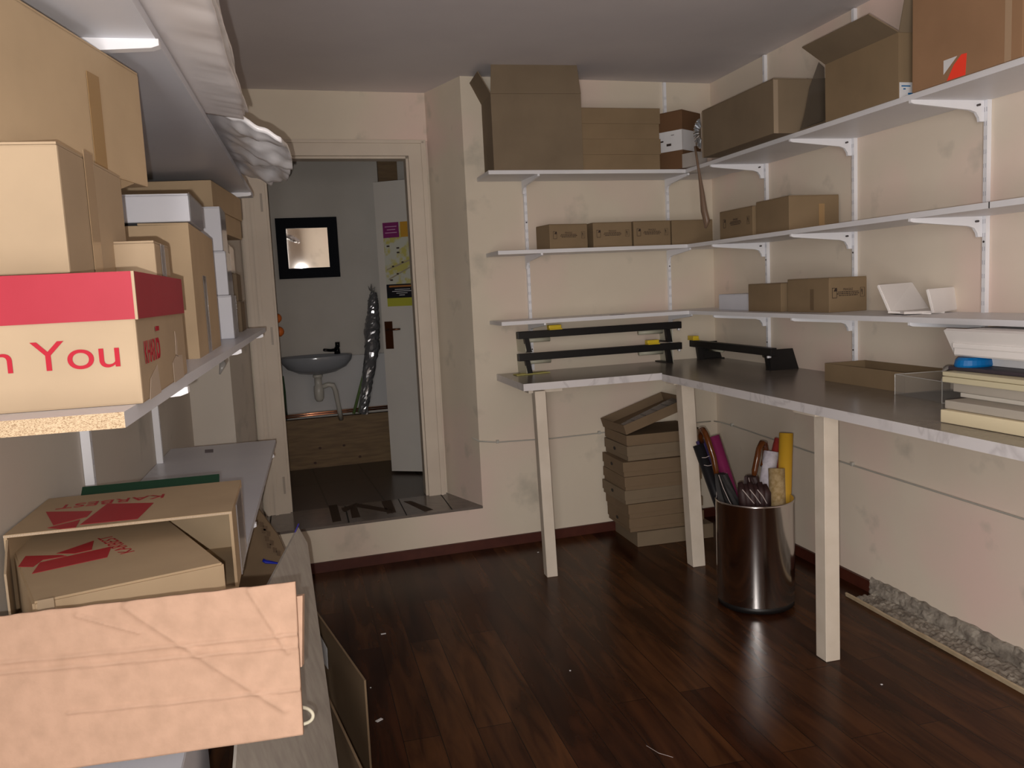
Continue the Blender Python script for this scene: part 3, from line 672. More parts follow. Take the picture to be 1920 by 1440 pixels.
GW = newmat('dusty_grey_board', (.40, .36, .31), .7); GD = newmat('dark_frame_edge', (.05, .04, .05), .5); OW = newmat('off_white_board', (.58, .54, .48), .7); YL = newmat('yellowed_card', (.56, .50, .34), .7)
stk = [
 ('thick cream foam board with torn corner at the bottom of the stack on the worktop', -.575, -2.53, ZD+.001, .040, CREAMB, 2),
 ('grey dusty board second from the bottom of the stack on the worktop', -.555, -2.525, ZD+.042, .026, GW, 1),
 ('thin off-white board with dark edge in the stack on the worktop', -.475, -2.50, ZD+.0685, .014, OW, 0),
 ('grey board in the middle of the stack on the worktop', -.475, -2.47, ZD+.083, .030, GW, -1),
 ('yellowed card layer above the grey board in the stack', -.50, -2.45, ZD+.1135, .018, YL, 1),
 ('pale yellow card layer below the dark framed panel', -.49, -2.44, ZD+.132, .014, YL, 0),
 ('dark framed panel near the top of the stack on the worktop', -.45, -2.42, ZD+.1465, .012, GD, 2)]
for lab, x, y, z, th, m, rz in stk:
    panel(lab, (x, y, z), z, th, .42, .55, rz, m)
b = B_(); c0 = Vector((-.465, -2.43, ZD+.159)); 
lathe(b, [(.0, 0), (.055, 0), (.058, .006), (.054, .022), (.045, .03), (.0, .03)], 28, c=(c0.x+.07, c0.y-.04, c0.z), sx=1.15, sy=.8)
tag(link('blue_dispenser', b, BLUEP, smooth=False), 'rounded blue plastic piece between the dark panel and the white foam', 'plastic piece')
r = thing('foam_packaging', 'white moulded foam packaging with a ridge on top of the stack', 'foam block', (-.385, -2.42, ZD+.19))
b = B_(); hexa(b, [(-.02, 0, 0), (.32, 0, 0), (.32, -.5, 0), (-.02, -.5, 0)], [(-.02, 0, .008), (.32, 0, .008), (.32, -.5, .008), (-.02, -.5, .008)]); link('base', b, FOAM, r)
b = B_(); slab(b, [(-.03, .01, .0), (-.03, -.5, .0), (-.075, -.5, .085), (-.075, .01, .085)], -.014); link('upright_side', b, FOAM, r)
b = B_(); box(b, -.06, .25, -.5, -.01, .028, .045, bev=.004); box(b, -.055, .27, -.5, -.015, .008, .028); box(b, -.068, .23, -.5, 0, .070, .086, bev=.004); link('ridge', b, FOAM, r)
r = thing('paper_sheaf', 'white paper sheaf sticking out beside the blue plastic piece', 'paper', (-.36, -2.47, ZD+.16)); b = B_(); box(b, 0, .25, -.45, 0, 0, .022); link('sheets', b, PAPER, r)
b = B_(); c = atz(1842, 800, ZD); c.z = ZD+.001
b.verts.new((0, 0, 0)); b.clear()
slab(b, [c+Vector(p) for p in ((-.025, 0, 0), (.045, -.01, 0), (.05, .01, 0), (.0, .02, 0))], .002); hexa(b, [c+Vector(p) for p in ((-.02, 0, .002), (.012, -.004, .002), (.014, .006, .002), (-.018, .008, .002))], [c+Vector(p) for p in ((-.018, 0, .02), (.0, -.002, .024), (.0, .002, .024), (-.015, .004, .018))])
tag(link('torn_paper', b, PAPER), 'torn scrap of white paper on the worktop in front of the cream board', 'paper scrap')

# ------------------------------------------------------------------ stack under the bench
lv = [0, .086, .166, .25, .33, .408, .493, .578, .640]
offs = [(.0, 0, 0, .47), (-.042, .01, 0, .46), (-.048, .0, 1, .46), (-.065, .005, 1, .47), (-.065, .0, 0, .47), (-.072, .0, -1, .48), (-.040, .012, 1, .45), (-.042, .01, 0, .46)]
for i in range(8):
    dx, dy, a, wd = offs[i]
    lab = ['bottom', 'second', 'third', 'fourth', 'fifth', 'sixth', 'seventh', 'eighth and topmost level'][i]
    r = carton('shallow_box', f'shallow brown box, {lab} in the stack under the workbench' if i < 7 else 'topmost level shallow brown box carrying the tilted lid under the workbench',
           (-.728+dx, -.418+dy, lv[i]+.0005), a, wd, .34, lv[i+1]-lv[i]-.002, K_BROWN if i % 3 else K_GREY, 'lid' if i else 'closed', lidh=.055, group='stack of shallow boxes under the workbench')
    if i in (1, 3, 5, 6):
        F = faces(wd, .34, lv[i+1]-lv[i])['left']
        decal('hand_hole', [[(.16+.018*math.cos(k*PI/5), .045+.010*math.sin(k*PI/5)) for k in range(10)]], Vector(F[0])+Vector((-.0005, 0, 0)), F[1], F[2], DARK, r)
r = carton('tilted_box', 'open dark brown box lid tipped up on top of the under-bench stack', (-.768, -.405, .644), 3, .42, .32, .055, K_BROWN, 'tray', ry=-17)
b = B_(); rnd = random.Random(9)
for k in range(5):
    x = .06+.07*k; slab(b, [(x, .03+.01*k, .010+.004*k), (x+.11, .05, .012+.004*k), (x+.10, .2, .014+.004*k), (x-.01, .18, .012+.004*k)], .003)
o = link('plastic_sleeve', b, clear('grey_film', .6, (.22, .2, .19), .2)); o.location = r.location; o.rotation_euler = r.rotation_euler; tag(o, 'crumpled grey plastic sleeves inside the tipped up box lid', 'plastic sleeve')

# ------------------------------------------------------------------ bin with umbrellas and rolls
BC = Vector((-.545, -1.365, 0)); R = .172; HB = .49
bn = thing('waste_bin', 'round brushed steel bin full of rolls and umbrellas under the workbench', 'bin', BC)
b = B_(); lathe(b, [(R, .03), (R, HB-.012), (R+.002, HB-.008), (R+.002, HB), (R-.004, HB), (R-.006, HB-.01), (R-.006, .04), (0, .04)], 72); link('body', b, STEEL, bn, True)
b = B_(); lathe(b, [(0, 0), (R-.012, 0), (R-.004, .004), (R-.002, .03), (R-.01, .032)], 72); link('base_ring', b, BLACK, bn, True)
def roll(name, label, p0, p1, rad, mat, end=None, cat='roll', hollow=True, extra=None):
    p0, p1 = Vector(p0), Vector(p1); r = thing(name, label, cat, p1); b = B_()
    tube(b, [p0-p1, p1-p1], rad, 24); link('wrap', b, mat, r, True)
    if hollow:
        n = (p0-p1).normalized(); b = B_(); tube(b, [-n*.002, n*.004], rad*.78, 20); link('core', b, end or DARK, r)
    return r
inb = lambda px, py, d=3.86, z=.10: None
def foot(x, y, z=.06): return BC+Vector((x, y, z))
r = roll('paper_roll', 'black tube with white string standing at the left of the bin', at(1309, 834, 3.93), foot(-.02, .02), .026, newmat('black_tube', (.008, .008, .010), .35))
p1 = r.location
b = B_()
for (a1, b1, a2, b2) in ((1316, 858, 1330, 855), (1320, 872, 1334, 872)):
    tube(b, [at(a1, b1, 3.86)-p1, at((a1+a2)/2, (b1+b2)/2+1.5, 3.85)-p1, at(a2, b2, 3.86)-p1], .0015, 6)
link('string', b, PIPING, r)
roll('paper_roll', 'violet roll just behind the black tube in the bin', at(1313, 826, 3.99), foot(-.03, .05), .022, VIOLET, hollow=True)
roll('paper_roll', 'shiny magenta roll leaning left in the bin', at(1337, 818, 3.95), foot(.05, .04), .030, MAGENTA, end=newmat('dim_core', (.20, .15, .12), .6))
roll('paper_roll', 'tall yellow roll standing at the right of the bin', at(1474, 812, 3.84), foot(.115, -.03), .031, YROLL)
roll('paper_roll', 'dark red roll behind the yellow roll in the bin', at(1463, 823, 3.93), foot(-.02, .07), .026, DRED)
roll('paper_roll', 'white crumpled paper roll leaning in the middle of the bin', at(1446, 846, 3.88), foot(.0, .03), .034, noisy('crumpled_white_paper', (.62, .58, .64), (.48, .44, .50), 25, .7, bump=.6, bscale=30))
roll('paper_roll', 'short gold patterned roll next to the yellow roll in the bin', at(1456, 878, 3.80), foot(.075, -.08), .036, GOLD)
def umbrella(label, hook, base, cloth, rc, top, extra=()):
    """hook: list of points of the crook; top: where the cloth starts"""
    r = thing('umbrella', label, 'umbrella', base)
    b = B_(); tube(b, [Vector(p)-Vector(base) for p in hook], [.008]+[.0135]*(len(hook)-2)+[.012], 16); link('handle', b, AMBER, r, True)
    top = Vector(top); base = Vector(base); b = B_(); d = (base-top)
    n = 12; seg = 18; rings = []
    for i in range(n+1):
        t = i/n; c = top+d*t; rr = rc*(.45+.55*min(1, t*3.5))*(1-.5*max(0, t-.5))
        rings.append([b.verts.new(c-base+Vector((math.cos(2*PI*k/seg+t*2.5), math.sin(2*PI*k/seg+t*2.5), 0))*rr*(1+.22*(k % 3-1))) for k in range(seg)])
    for i in range(n):
        for k in range(seg): b.faces.new((rings[i][k], rings[i][(k+1) % seg], rings[i+1][(k+1) % seg], rings[i+1][k]))
    b.faces.new(rings[0][::-1]); b.faces.new(rings[-1]); link('canopy', b, cloth, r)
    b = B_()
    for k in (0, 5, 11):
        tube(b, [rings_pt for rings_pt in [top+d*t-base+Vector((math.cos(2*PI*k/seg+t*2.5), math.sin(2*PI*k/seg+t*2.5), 0))*rc*1.2*(.45+.55*min(1, t*3.5)) for t in (0, .1, .2, .3, .4)]], .0014, 5)
    link('piping', b, PIPING, r)
H1 = [at(1345, 900, 3.82), at(1342, 880, 3.82), at(1338, 858, 3.82), at(1329, 830, 3.83), at(1323, 814, 3.84), at(1318, 806, 3.87), at(1314, 806, 3.91), at(1313, 815, 3.95), at(1316, 830, 3.97)]
umbrella('black umbrella with amber wooden crook handle at the left of the bin', H1, foot(-.03, -.02, .06), CLOTHB, .052, at(1352, 888, 3.80))
H2 = [at(1413, 900, 3.80), at(1415, 882, 3.80), at(1419, 862, 3.80), at(1423, 842, 3.80), at(1428, 831, 3.82), at(1433, 832, 3.86), at(1435, 843, 3.89), at(1434, 860, 3.90), at(1430, 874, 3.88)]
umbrella('burgundy umbrella with pale piping and amber crook handle in the bin', H2, foot(.02, -.04, .06), CLOTHM, .055, at(1408, 893, 3.78))
r = thing('umbrella', 'folded dark umbrella with pale striped edges low in the middle of the bin', 'umbrella', foot(.04, -.05, .08))
b = B_(); q = Vector(r.location)
for k in range(6):
    P = [at(1388+9*k, 905+4*(k % 2), 3.74)-q, at(1392+9*k, 925, 3.72)-q, at(1396+8*k, 950, 3.74)-q, Vector((.01*k-.03, .03, .2))]
    tube(b, P, [.012, .022, .024, .01], 8)
link('canopy', b, CLOTHM, r, True)
b = B_()
for k in range(3): tube(b, [at(1392+14*k, 918, 3.695)-q, at(1402+14*k, 930, 3.69)-q, at(1414+12*k, 944, 3.70)-q], .002, 6)
link('piping', b, PIPING, r)

# ------------------------------------------------------------------ floor scraps
def scrap(label, px, py, w_, d_, rz, mat=PAPER, h=.003):
    c = atz(px, py, .001); b = B_(); box(b, -w_/2, w_/2, -d_/2, d_/2, 0, h, bev=.0008); o = link('paper_scrap', b, mat); o.location = c; o.rotation_euler = (0, 0, rz); return tag(o, label, 'scrap')
scrap('white paper scrap on the floor nearest the leaning cartons', 711, 1351, .026, .012, .6)
scrap('white paper scrap on the floor straight below the doorway', 719, 1189, .022, .008, 0)
scrap('tiny white speck on the floor in the middle of the room', 1069, 1258, .006, .005, 0)
scrap('tiny white speck beside the first bench post', 1009, 1036, .010, .005, 0)
scrap('tiny white speck on the floor right of the leaning cartons', 695, 1290, .005, .004, 0)
scrap('tiny white speck on the floor near the third bench post', 1653, 1284, .007, .006, 0)
b = B_(); tube(b, [atz(1212, 1398, .002), atz(1235, 1412, .004), atz(1262, 1420, .002)], .0008, 5); tag(link('thread', b, PIPING), 'thin pale thread lying on the floor in the foreground', 'thread')

# ------------------------------------------------------------------ back room: door leaf, mirror, sink, pipes
E1 = Vector((-1.931, 1.029, 0)); HG = Vector((-1.931+.60, 1.029-.357, 0)); dl = thing('door_leaf', 'open white door leaf with bronze handle in the back room', 'door', (E1.x, E1.y, S+.018))
dv = (HG-E1); dn = Vector((-dv.y, dv.x, 0)).normalized()
if dn.x < 0: dn = -dn
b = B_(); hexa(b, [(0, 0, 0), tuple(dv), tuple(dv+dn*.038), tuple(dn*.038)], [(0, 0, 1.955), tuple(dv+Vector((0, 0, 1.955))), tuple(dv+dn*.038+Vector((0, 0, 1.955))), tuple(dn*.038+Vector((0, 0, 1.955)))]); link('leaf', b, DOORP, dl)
dvn = dv.normalized(); fo = -dn
def onleaf(u, z, e=0): return dvn*u + fo*e + Vector((0, 0, z-S-.018))
def leafbox(name, u0, u1, z0, z1, e0, e1, mat, par=dl):
    b = B_(); hexa(b, [onleaf(u0, z0, e0), onleaf(u1, z0, e0), onleaf(u1, z0, e1), onleaf(u0, z0, e1)], [onleaf(u0, z1, e0), onleaf(u1, z1, e0), onleaf(u1, z1, e1), onleaf(u0, z1, e1)])
    return link(name, b, mat, par)
hp = leafbox('handle_plate', .020, .075, 1.115, 1.30, 0, .008, BRONZE)
b = B_(); tube(b, [onleaf(.048, 1.245, .008), onleaf(.048, 1.245, .045), onleaf(.15, 1.248, .05)], [.009, .008, .006], 10); link('lever', b, BRONZE, hp, True)
ps = thing('map_poster', 'narrow yellow town map poster with magenta header taped on the door leaf', 'poster', dl.location+onleaf(0, 0, 0)*0)
def pstr(name, u0, u1, z0, z1, mat, e=.001, par=ps):
    return leafbox(name, u0, u1, z0, z1, e, e+.001, mat, par)
MAPM = noisy('map_print', (.40, .36, .10), (.42, .42, .36), 14, .5, lo=.45, hi=.55)
MAG = newmat('magenta_print', (.16, .012, .10), .5)
U0, U1 = .050, .42
ZB, ZT = 1.40, 1.955
sheet = pstr('sheet', U0, U1, ZB, ZT, MAPM, .0005)
pstr('header_block', U0, .165, 1.855, ZT, MAG, .0015, sheet); pstr('header_block', .175, U1, 1.855, ZT, newmat('orange_print', (.42, .22, .02), .5), .0015, sheet)
pstr('footer_block', U0, U1, 1.455, 1.547, newmat('black_print', (.006, .006, .01), .4), .0015, sheet)
pstr('footer_band', .07, .27, 1.527, 1.538, newmat('orange_dim', (.30, .12, .03), .5), .0025, sheet)
pstr('footer_block', U0, U1, ZB, 1.455, newmat('lime_print', (.34, .34, .03), .5), .0015, sheet)
for z, u0, u1 in ((1.510, .11, .22), (1.498, .09, .25), (1.485, .12, .20), (1.472, .14, .18)): pstr('text_line', u0, u1, z, z+.003, PAPER, .0025, sheet)
for z, u0, u1 in ((1.925, .065, .15), (1.905, .08, .14), (1.885, .065, .15)): pstr('text_line', u0, u1, z, z+.005, newmat('pink_print', (.45, .25, .38), .5), .0025, sheet)
for z, u, s in ((1.795, .07, .02), (1.78, .14, .02), (1.75, .14, .02), (1.66, .10, .015), (1.685, .17, .015), (1.61, .13, .015), (1.57, .08, .02)): pstr('map_mark', u, u+s, z, z+.010, INK, .0015, sheet)
b = B_(); slab(b, [onleaf(.06, 1.65, .0016), onleaf(.36, 1.75, .0016), onleaf(.36, 1.74, .0016), onleaf(.06, 1.64, .0016)], .001); slab(b, [onleaf(.07, 1.585, .0016), onleaf(.38, 1.73, .0016), onleaf(.38, 1.72, .0016), onleaf(.07, 1.575, .0016)], .001); link('map_road', b, newmat('road_grey', (.28, .24, .16), .5), sheet)
# mirror, hung so that it leans slightly forward
mc = Vector((-2.373, bw(-2.373, OB+.045), 1.838))
nrm = (CAM - Vector((-2.42, mc.y, 1.70))).normalized()      # measured tilt of the glass
ux = Vector((0, 0, 1)).cross(nrm).normalized(); 
ang = math.radians(2.0); uz = nrm.cross(ux)
ux2 = ux*math.cos(ang)+uz*math.sin(ang)*0; uz2 = uz
mr = thing('wall_mirror', 'square black-framed mirror hanging on the back room wall', 'mirror', mc)
def mirbox(name, a0, a1, b0, b1, n0, n1, mat, bev=0):
    b = B_(); P = lambda a, bb, n_: ux*a+uz*bb+nrm*n_
    hexa(b, [P(a0, b0, n0), P(a1, b0, n0), P(a1, b0, n1), P(a0, b0, n1)], [P(a0, b1, n0), P(a1, b1, n0), P(a1, b1, n1), P(a0, b1, n1)]); return link(name, b, mat, mr)
W2, w2, w2z = .213, .143, .140
b = B_(); P = lambda a, bb, n_: ux*a+uz*bb+nrm*n_
for (a0, a1, b0, b1) in ((-W2, W2, w2z, W2), (-W2, W2, -W2, -w2z), (-W2, -w2, -w2z, w2z), (w2, W2, -w2z, w2z)):
    hexa(b, [P(a0, b0, -.012), P(a1, b0, -.012), P(a1, b0, .014), P(a0, b0, .014)], [P(a0, b1, -.012), P(a1, b1, -.012), P(a1, b1, .014), P(a0, b1, .014)])
link('frame', b, newmat('black_lacquer', (.004, .005, .008), .5, spec=.03), mr)
mirbox('glass', -w2, w2, -w2z, w2z, -.008, 0, MIRROR)
# wash basin
sk = thing('wash_basin', 'small oval grey wall basin with dark tap in the back room', 'sink', (-2.375, bw(-2.375, OB-.10), 1.055))
b = B_(); lathe(b, [(.02, -.115), (.05, -.113), (.13, -.10), (.205, -.065), (.242, -.02), (.252, .014), (.246, .022), (.232, .018), (.20, -.03), (.12, -.075), (.02, -.085), (.0, -.085)], 56, sx=1.0, sy=.58)
link('bowl', b, CERAM, sk, True)
b = B_(); tube(b, [(.15, .06, .02), (.15, .06, .07)], [.022, .018], 16); tube(b, [(.15, .06, .05), (.10, .0, .052), (.055, -.04, .06)], [.014, .011, .010], 12); tube(b, [(.155, .06, .07), (.155, .06, .105)], .017, 16); link('tap', b, CHROMEB, sk, True)
tp = thing('drain_trap', 'grey plastic bottle trap and waste pipe beneath the basin', 'pipe', (-2.375, bw(-2.375, OB-.10), .94))
b = B_(); lathe(b, [(0, -.195), (.02, -.19), (.032, -.17), (.036, -.12), (.034, -.08), (.026, -.075), (.026, -.02), (.034, -.018), (.034, 0), (.0, 0)], 24); link('bottle', b, PVC, tp, True)
b = B_(); tube(b, [(.02, 0, -.09), (.07, 0, -.075), (.10, .0, -.082), (.115, .01, -.12), (.135, .05, -.27), (.145, .10, -.345)], [.018, .018, .019, .018, .017, .017], 14); link('waste_pipe', b, PVC, tp, True)
# foil wrapped roll and green canes
r = thing('foil_wrapped_bundle', 'tall bundle wrapped in crinkled silver plastic leaning beside the door leaf', 'bundle', (-2.09, 1.30, .62))
b = B_(); PP = [at(681, 776, 5.98), at(686, 735, 5.98), at(692, 690, 6.0), at(698, 650, 6.0), at(697, 620, 6.02), at(700, 590, 6.02), at(699, 565, 6.02), at(701, 548, 6.02)]
rad = [.030, .036, .042, .052, .055, .040, .036, .020]; rnd = random.Random(2)
n = 60; pts = []; rs = []
for i in range(n):
    t = i/(n-1)*(len(PP)-1); k = min(int(t), len(PP)-2); f = t-k; pts.append(PP[k].lerp(PP[k+1], f)-r.location); rs.append((rad[k]*(1-f)+rad[k+1]*f)*(1+rnd.uniform(-.06, .08)))
tube(b, pts, rs, 20)
for v in b.verts: v.co += Vector((rnd.uniform(-1, 1), rnd.uniform(-1, 1), rnd.uniform(-1, 1)))*.004
link('wrap', b, newmat('silver_plastic_wrap', (.22, .22, .23), .18, .6), r)
b = B_()
for k, (x, y) in enumerate(((690, 536), (696, 532), (703, 538))): tube(b, [at(700, 550, 6.02)-r.location, at((700+x)/2-2, (550+y)/2, 6.0)-r.location, at(x, y, 6.0)-r.location], [.008, .010, .002], 6, flat=.4)
link('twisted_end', b, newmat('grey_film_end', (.16, .15, .14), .3), r)
for i, (a1, b1, a2, b2) in enumerate(((694, 655, 663, 776), (699, 640, 672, 774))):
    b = B_(); tube(b, [at(a1, b1, 6.1), at(a2, b2, 6.08)], .011 if i == 0 else .007, 10); tag(link('garden_cane', b, GREEN, smooth=True), ['green cane leaning left of the silver bundle, the thicker one', 'thin green cane close behind the silver bundle'][i], 'cane')
for i, (px, py, rr_) in enumerate(((523, 622, .035), (519, 597, .033))):
    b = B_(); bmesh.ops.create_icosphere(b, subdivisions=3, radius=rr_); tube(b, [(0, 0, 0), (-.02, bw(-2.6, OB+.10)-at(px, py, 5.75).y, 0)], .006, 8); o = link('orange_ball', b, ORANGE, smooth=True); o.location = at(px, py, 5.75)
    tag(o, ['lower orange ball-shaped knob peeking behind the left door jamb', 'upper orange ball-shaped knob peeking behind the left door jamb'][i], 'knob')
b = B_(); q = at(531, 735, 5.8); tube(b, [q+Vector((0, 0, .11)), q, Vector((q.x, q.y+.3, .62))], [.012, .018, .014], 10); tag(link('green_bottle', b, newmat('dark_green_plastic', (.03, .07, .03), .3), smooth=True), 'dark green upright object beside the left jamb below the basin', 'bottle')

# ------------------------------------------------------------------ left wall shelves
LA = math.atan(.022); DEP = .44
def lbox(bm, y0, y1, o0, o1, z0, z1, mi=0):
    return hexa(bm, [(lw(y0, o0), y0, z0), (lw(y0, o1), y0, z0), (lw(y1, o1), y1, z0), (lw(y1, o0), y1, z0)], [(lw(y0, o0), y0, z1), (lw(y0, o1), y0, z1), (lw(y1, o1), y1, z1), (lw(y1, o0), y1, z1)], mi)
ZL, ZM, ZT2 = .862, 1.365, 1.918
def lshelf(label, z, y0, y1, trk, th=.018, endmat=LWHITE, D=DEP):
    r = thing('wall_shelf', label, 'shelf', (0, 0, 0))
    b = B_(); lbox(b, y0, y1, .002, D, z-th, z); b.faces.ensure_lookup_table(); b.normal_update()
    for f in b.faces:
        if f.normal.y < -.9: f.material_index = 1
    link('board', b, [LWHITE, endmat], r)
    for y in trk:
        k = link('bracket', bracket_mesh(D-.026+.004, .07, .02), METALW, r); k.location = (lw(y, .026), y, z-th); k.rotation_euler = (0, 0, -LA)
lshelf('long white middle shelf with raw chipboard end along the left wall', ZM, -3.70, -.93, (-1.17, -2.19, -3.22), endmat=CHIP)
lshelf('white lower shelf on the left wall carrying the red printed cartons', ZL, -3.285, -.86, (-1.10, -2.19, -3.22))
lshelf('white upper shelf overhead on the left wall holding foam sheets', ZT2, -4.3, -1.05, (-1.20, -3.19), D=DEP)
for y, l in ((-2.19, 'nearer'), (-1.18, 'farther')):
    r = thing('shelf_upright', f'white rail on the left wall below the middle shelf, the {l} of two', 'shelf rail', (lw(y, .0005), y, 0), 0)
    b = B_(); box(b, 0, .024, -.012, .012, .20, 2.3); link('rail', b, METALW, r)
    b = B_(); z = .3
    while z < 2.2: box(b, .0235, .0245, -.004, .004, z, z+.016); z += .05
    o = link('slots', b, newmat_slot, r); o['kind'] = 'stuff'
b = B_(); q = [atz(384, 849, ZL+.001), atz(384, 843, ZL+.001), atz(400, 842, ZL+.001), atz(400, 848, ZL+.001)]
slab(b, q, .0008); tag(link('small_label', b, newmat('grey_violet_label', (.16, .14, .17), .5)), 'tiny grey sticker on the empty end of the lower left shelf', 'sticker')

# ---- cartons on the left middle shelf
KX = -2.673
r = carton('red_lid_box', 'cardboard box with a glossy red lid band and red lettering, left middle shelf', (KX-.40, -3.632, ZM), 0, .40, .425, .152, K_PALE, 'closed')
b = B_(); e = .003
z0, z1 = .101, .157
box(b, -e, .40+e, -e, 0-.0002, z0, z1); box(b, .40+.0002, .40+e, 0, .425, z0, z1); box(b, -e, .40+e, .425, .425+e, z0, z1); box(b, -e, -.0002, 0, .425, z0, z1)
link('lid_band', b, REDLID, r)
b = B_(); box(b, .4005, .40+e+.0006, -e-.0006, -.0+.0005, z0-.0006, z1); link('band_edge', b, K_PALE, r)
text('lettering', 'In You', (.40-.021-.150, -.0009, .046), (1, 0, 0), (0, 0, 1), .150, REDT, r, height=.034)
text('lettering', 'KHAR', (.4012, .035, .045), (0, 1, 0), (0, 0, 1), .080, REDT, r, height=.028)
decal('lettering', [rect(.121, .045, .127, .073)], (.4012, 0, 0), (0, 1, 0), (0, 0, 1), REDT, r)
arc = []
for k in range(13):
    a = math.radians(130-260*k/12); arc.append((.142+.012*math.cos(a), .059+.014*math.sin(a)))
inn = [(.142+.006*math.cos(math.radians(130-260*k/12)), .059+.009*math.sin(math.radians(130-260*k/12))) for k in range(13)]
decal('lettering', [[arc[k], arc[k+1], inn[k+1], inn[k]] for k in range(12)], (.4012, 0, 0), (0, 1, 0), (0, 0, 1), REDT, r)
decal('macron', [rect(.130, .082, .156, .088)], (.4012, 0, 0), (0, 1, 0), (0, 0, 1), REDT, r)
SC = newmat('torn_paper_patch', (.45, .36, .28), .8)
for sc_ in ([(.30, .040), (.31, .075), (.325, .060), (.32, .035)], [(.26, .0), (.26, .03), (.30, .038), (.37, .035), (.37, .0)], [(.04, .0), (.06, .025), (.12, .038), (.13, .0)]): decal('scuff', [sc_], (.4011, 0, 0), (0, 1, 0), (0, 0, 1), SC, r)
r = carton('cardboard_box', 'pale square cardboard box standing on the red lidded box', (-2.753-.335, -3.545, ZM+.160), -3, .335, .30, .158, K_PALE, 'closed', tape=[('right', .105, 0, .145, .165)], tapem=newmat('clear_brown_tape', (.38, .26, .15), .15))
r = carton('cardboard_box', 'large tan cardboard box with a tape strip, highest on the left middle shelf', (-3.029, -3.868, ZM+.319), -12.5, .14, .80, .190, K_TAN, 'closed', tape=[('right', .60, .0, .64, .145)])
F = faces(.14, .80, .190)['right']
b = B_(); slab(b, [(.1395, .42, -.001), (.1395, .74, -.001), (.128, .70, -.016), (.128, .46, -.016)], .003); link('flap', b, K_TAN, r)
r = carton('cardboard_box', 'small pale carton squeezed behind the square box on the red lid', (-2.748, -3.345, ZM+.160), 0, .062, .145, .052, K_PALE, 'closed', tape=[('right', .05, 0, .09, .05)], tapem=GLASSTAPE)
r = carton('cardboard_box', 'tall tan carton with an open flap in the middle of the left shelf', (-2.693-.34, -2.82, ZM), 0, .34, .52, .280, K_TAN, 'open', flaps=[('right', 1, .10), ('left', 1, .15)], tape=[('right', .19, 0, .26, .18), ], tapem=GLASSTAPE)
r = carton('white_box', 'flat glossy white box resting on the tall tan carton', (-2.985, -2.80, ZM+.288), 0, .295, .26, .058, K_WHITE, 'closed', tape=[('right', 0, 0, .26, .06)], tapem=GLASSTAPE)
for i in range(3):
    carton('white_box', f'white box in the column of three on the left shelf, {["bottom", "middle", "top"][i]} one', (-2.683-.30-.006*i, -1.915, ZM+.1375*i+.0005), 0, .30, .20, .1365, K_WHITE, 'closed', tape=[('right', 0.0, 0, .2, .1365)], tapem=GLASSTAPE, group='column of white boxes on the left shelf')
carton('cardboard_box', 'dark brown box on the shelf behind the white column, lower one', (-2.694-.30, -1.30, ZM), 0, .30, .26, .116, K_GREY, 'closed', group='brown boxes behind the white column')
carton('cardboard_box', 'dark brown box on the shelf behind the white column, upper one', (-2.70-.30, -1.30, ZM+.117), 0, .30, .25, .108, K_GREY, 'closed', group='brown boxes behind the white column')
carton('wrapped_package', 'film-wrapped package between the brown boxes and the lidded box', (-2.71-.28, -1.42, ZM+.226), 0, .28, .24, .10, newmat('shiny_wrapped_card', (.36, .30, .24), .15), 'closed', cat='package')
carton('lidded_box', 'long tan lidded box just under the upper left shelf', (-3.02, -1.78, ZM+.352), -6, .30, .55, .155, K_TAN, 'lid', lidh=.085)

b = B_(); g_ = [at(404, 668, 2.62), at(412, 672, 2.55), at(418, 682, 2.50), at(412, 702, 2.50)]
tube(b, g_, [.006, .009, .010, .002], 8, flat=.3); tag(link('tape_shred', b, newmat('grey_tape', (.22, .21, .20), .3), smooth=True), 'loose grey shred of tape hanging at the edge of the middle left shelf', 'tape')
# ---- upper shelf: foam sheets and plastic bag
def wavy(bm, grid, thick):
    """grid[i][j] -> Vector rows; closed sheet of given thickness downwards"""
    n, m = len(grid), len(grid[0])
    top = [[bm.verts.new(p) for p in row] for row in grid]; bot = [[bm.verts.new(p-Vector((0, 0, thick))) for p in row] for row in grid]
    for i in range(n-1):
        for j in range(m-1):
            bm.faces.new((top[i][j], top[i+1][j], top[i+1][j+1], top[i][j+1])); bm.faces.new((bot[i][j], bot[i][j+1], bot[i+1][j+1], bot[i+1][j]))
    for i in range(n-1):
        bm.faces.new((top[i][0], bot[i][0], bot[i+1][0], top[i+1][0])); bm.faces.new((top[i][m-1], top[i+1][m-1], bot[i+1][m-1], bot[i][m-1]))
    for j in range(m-1):
        bm.faces.new((top[0][j], top[0][j+1], bot[0][j+1], bot[0][j])); bm.faces.new((top[n-1][j], bot[n-1][j], bot[n-1][j+1], top[n-1][j+1]))
from mathutils import noise
r = thing('foam_sheets', 'pile of wrinkled white foam sheets overhanging the upper left shelf', 'foam sheets', (-2.75, -3.2, ZT2))
for k in range(3):
    b = B_(); g = []
    for i in range(70):
        y = -3.85+(1.285+.004*k)*i/69; row = []
        for j in range(30):
            s = j/29; x = -2.98+(.408+.003*k)*s+.012*noise.noise(Vector((y*3, k, 0)))
            over = max(0, x+2.655); zz = ZT2+.010+.011*k - over*(.17) + (.0035*noise.noise(Vector((x*9, y*40, k)))+.0025*noise.noise(Vector((x*5, y*9, k+3))))*min(1, over*14+.05)
            row.append(Vector((x, y, zz))-r.location)
        g.append(row)
    wavy(b, g, .007); link('sheet', b, noisy('foam_sheet_white', (.82, .78, .78), (.79, .75, .75), 5, .7) if k == 0 else FOAM, r, True)
b = B_(); g = []
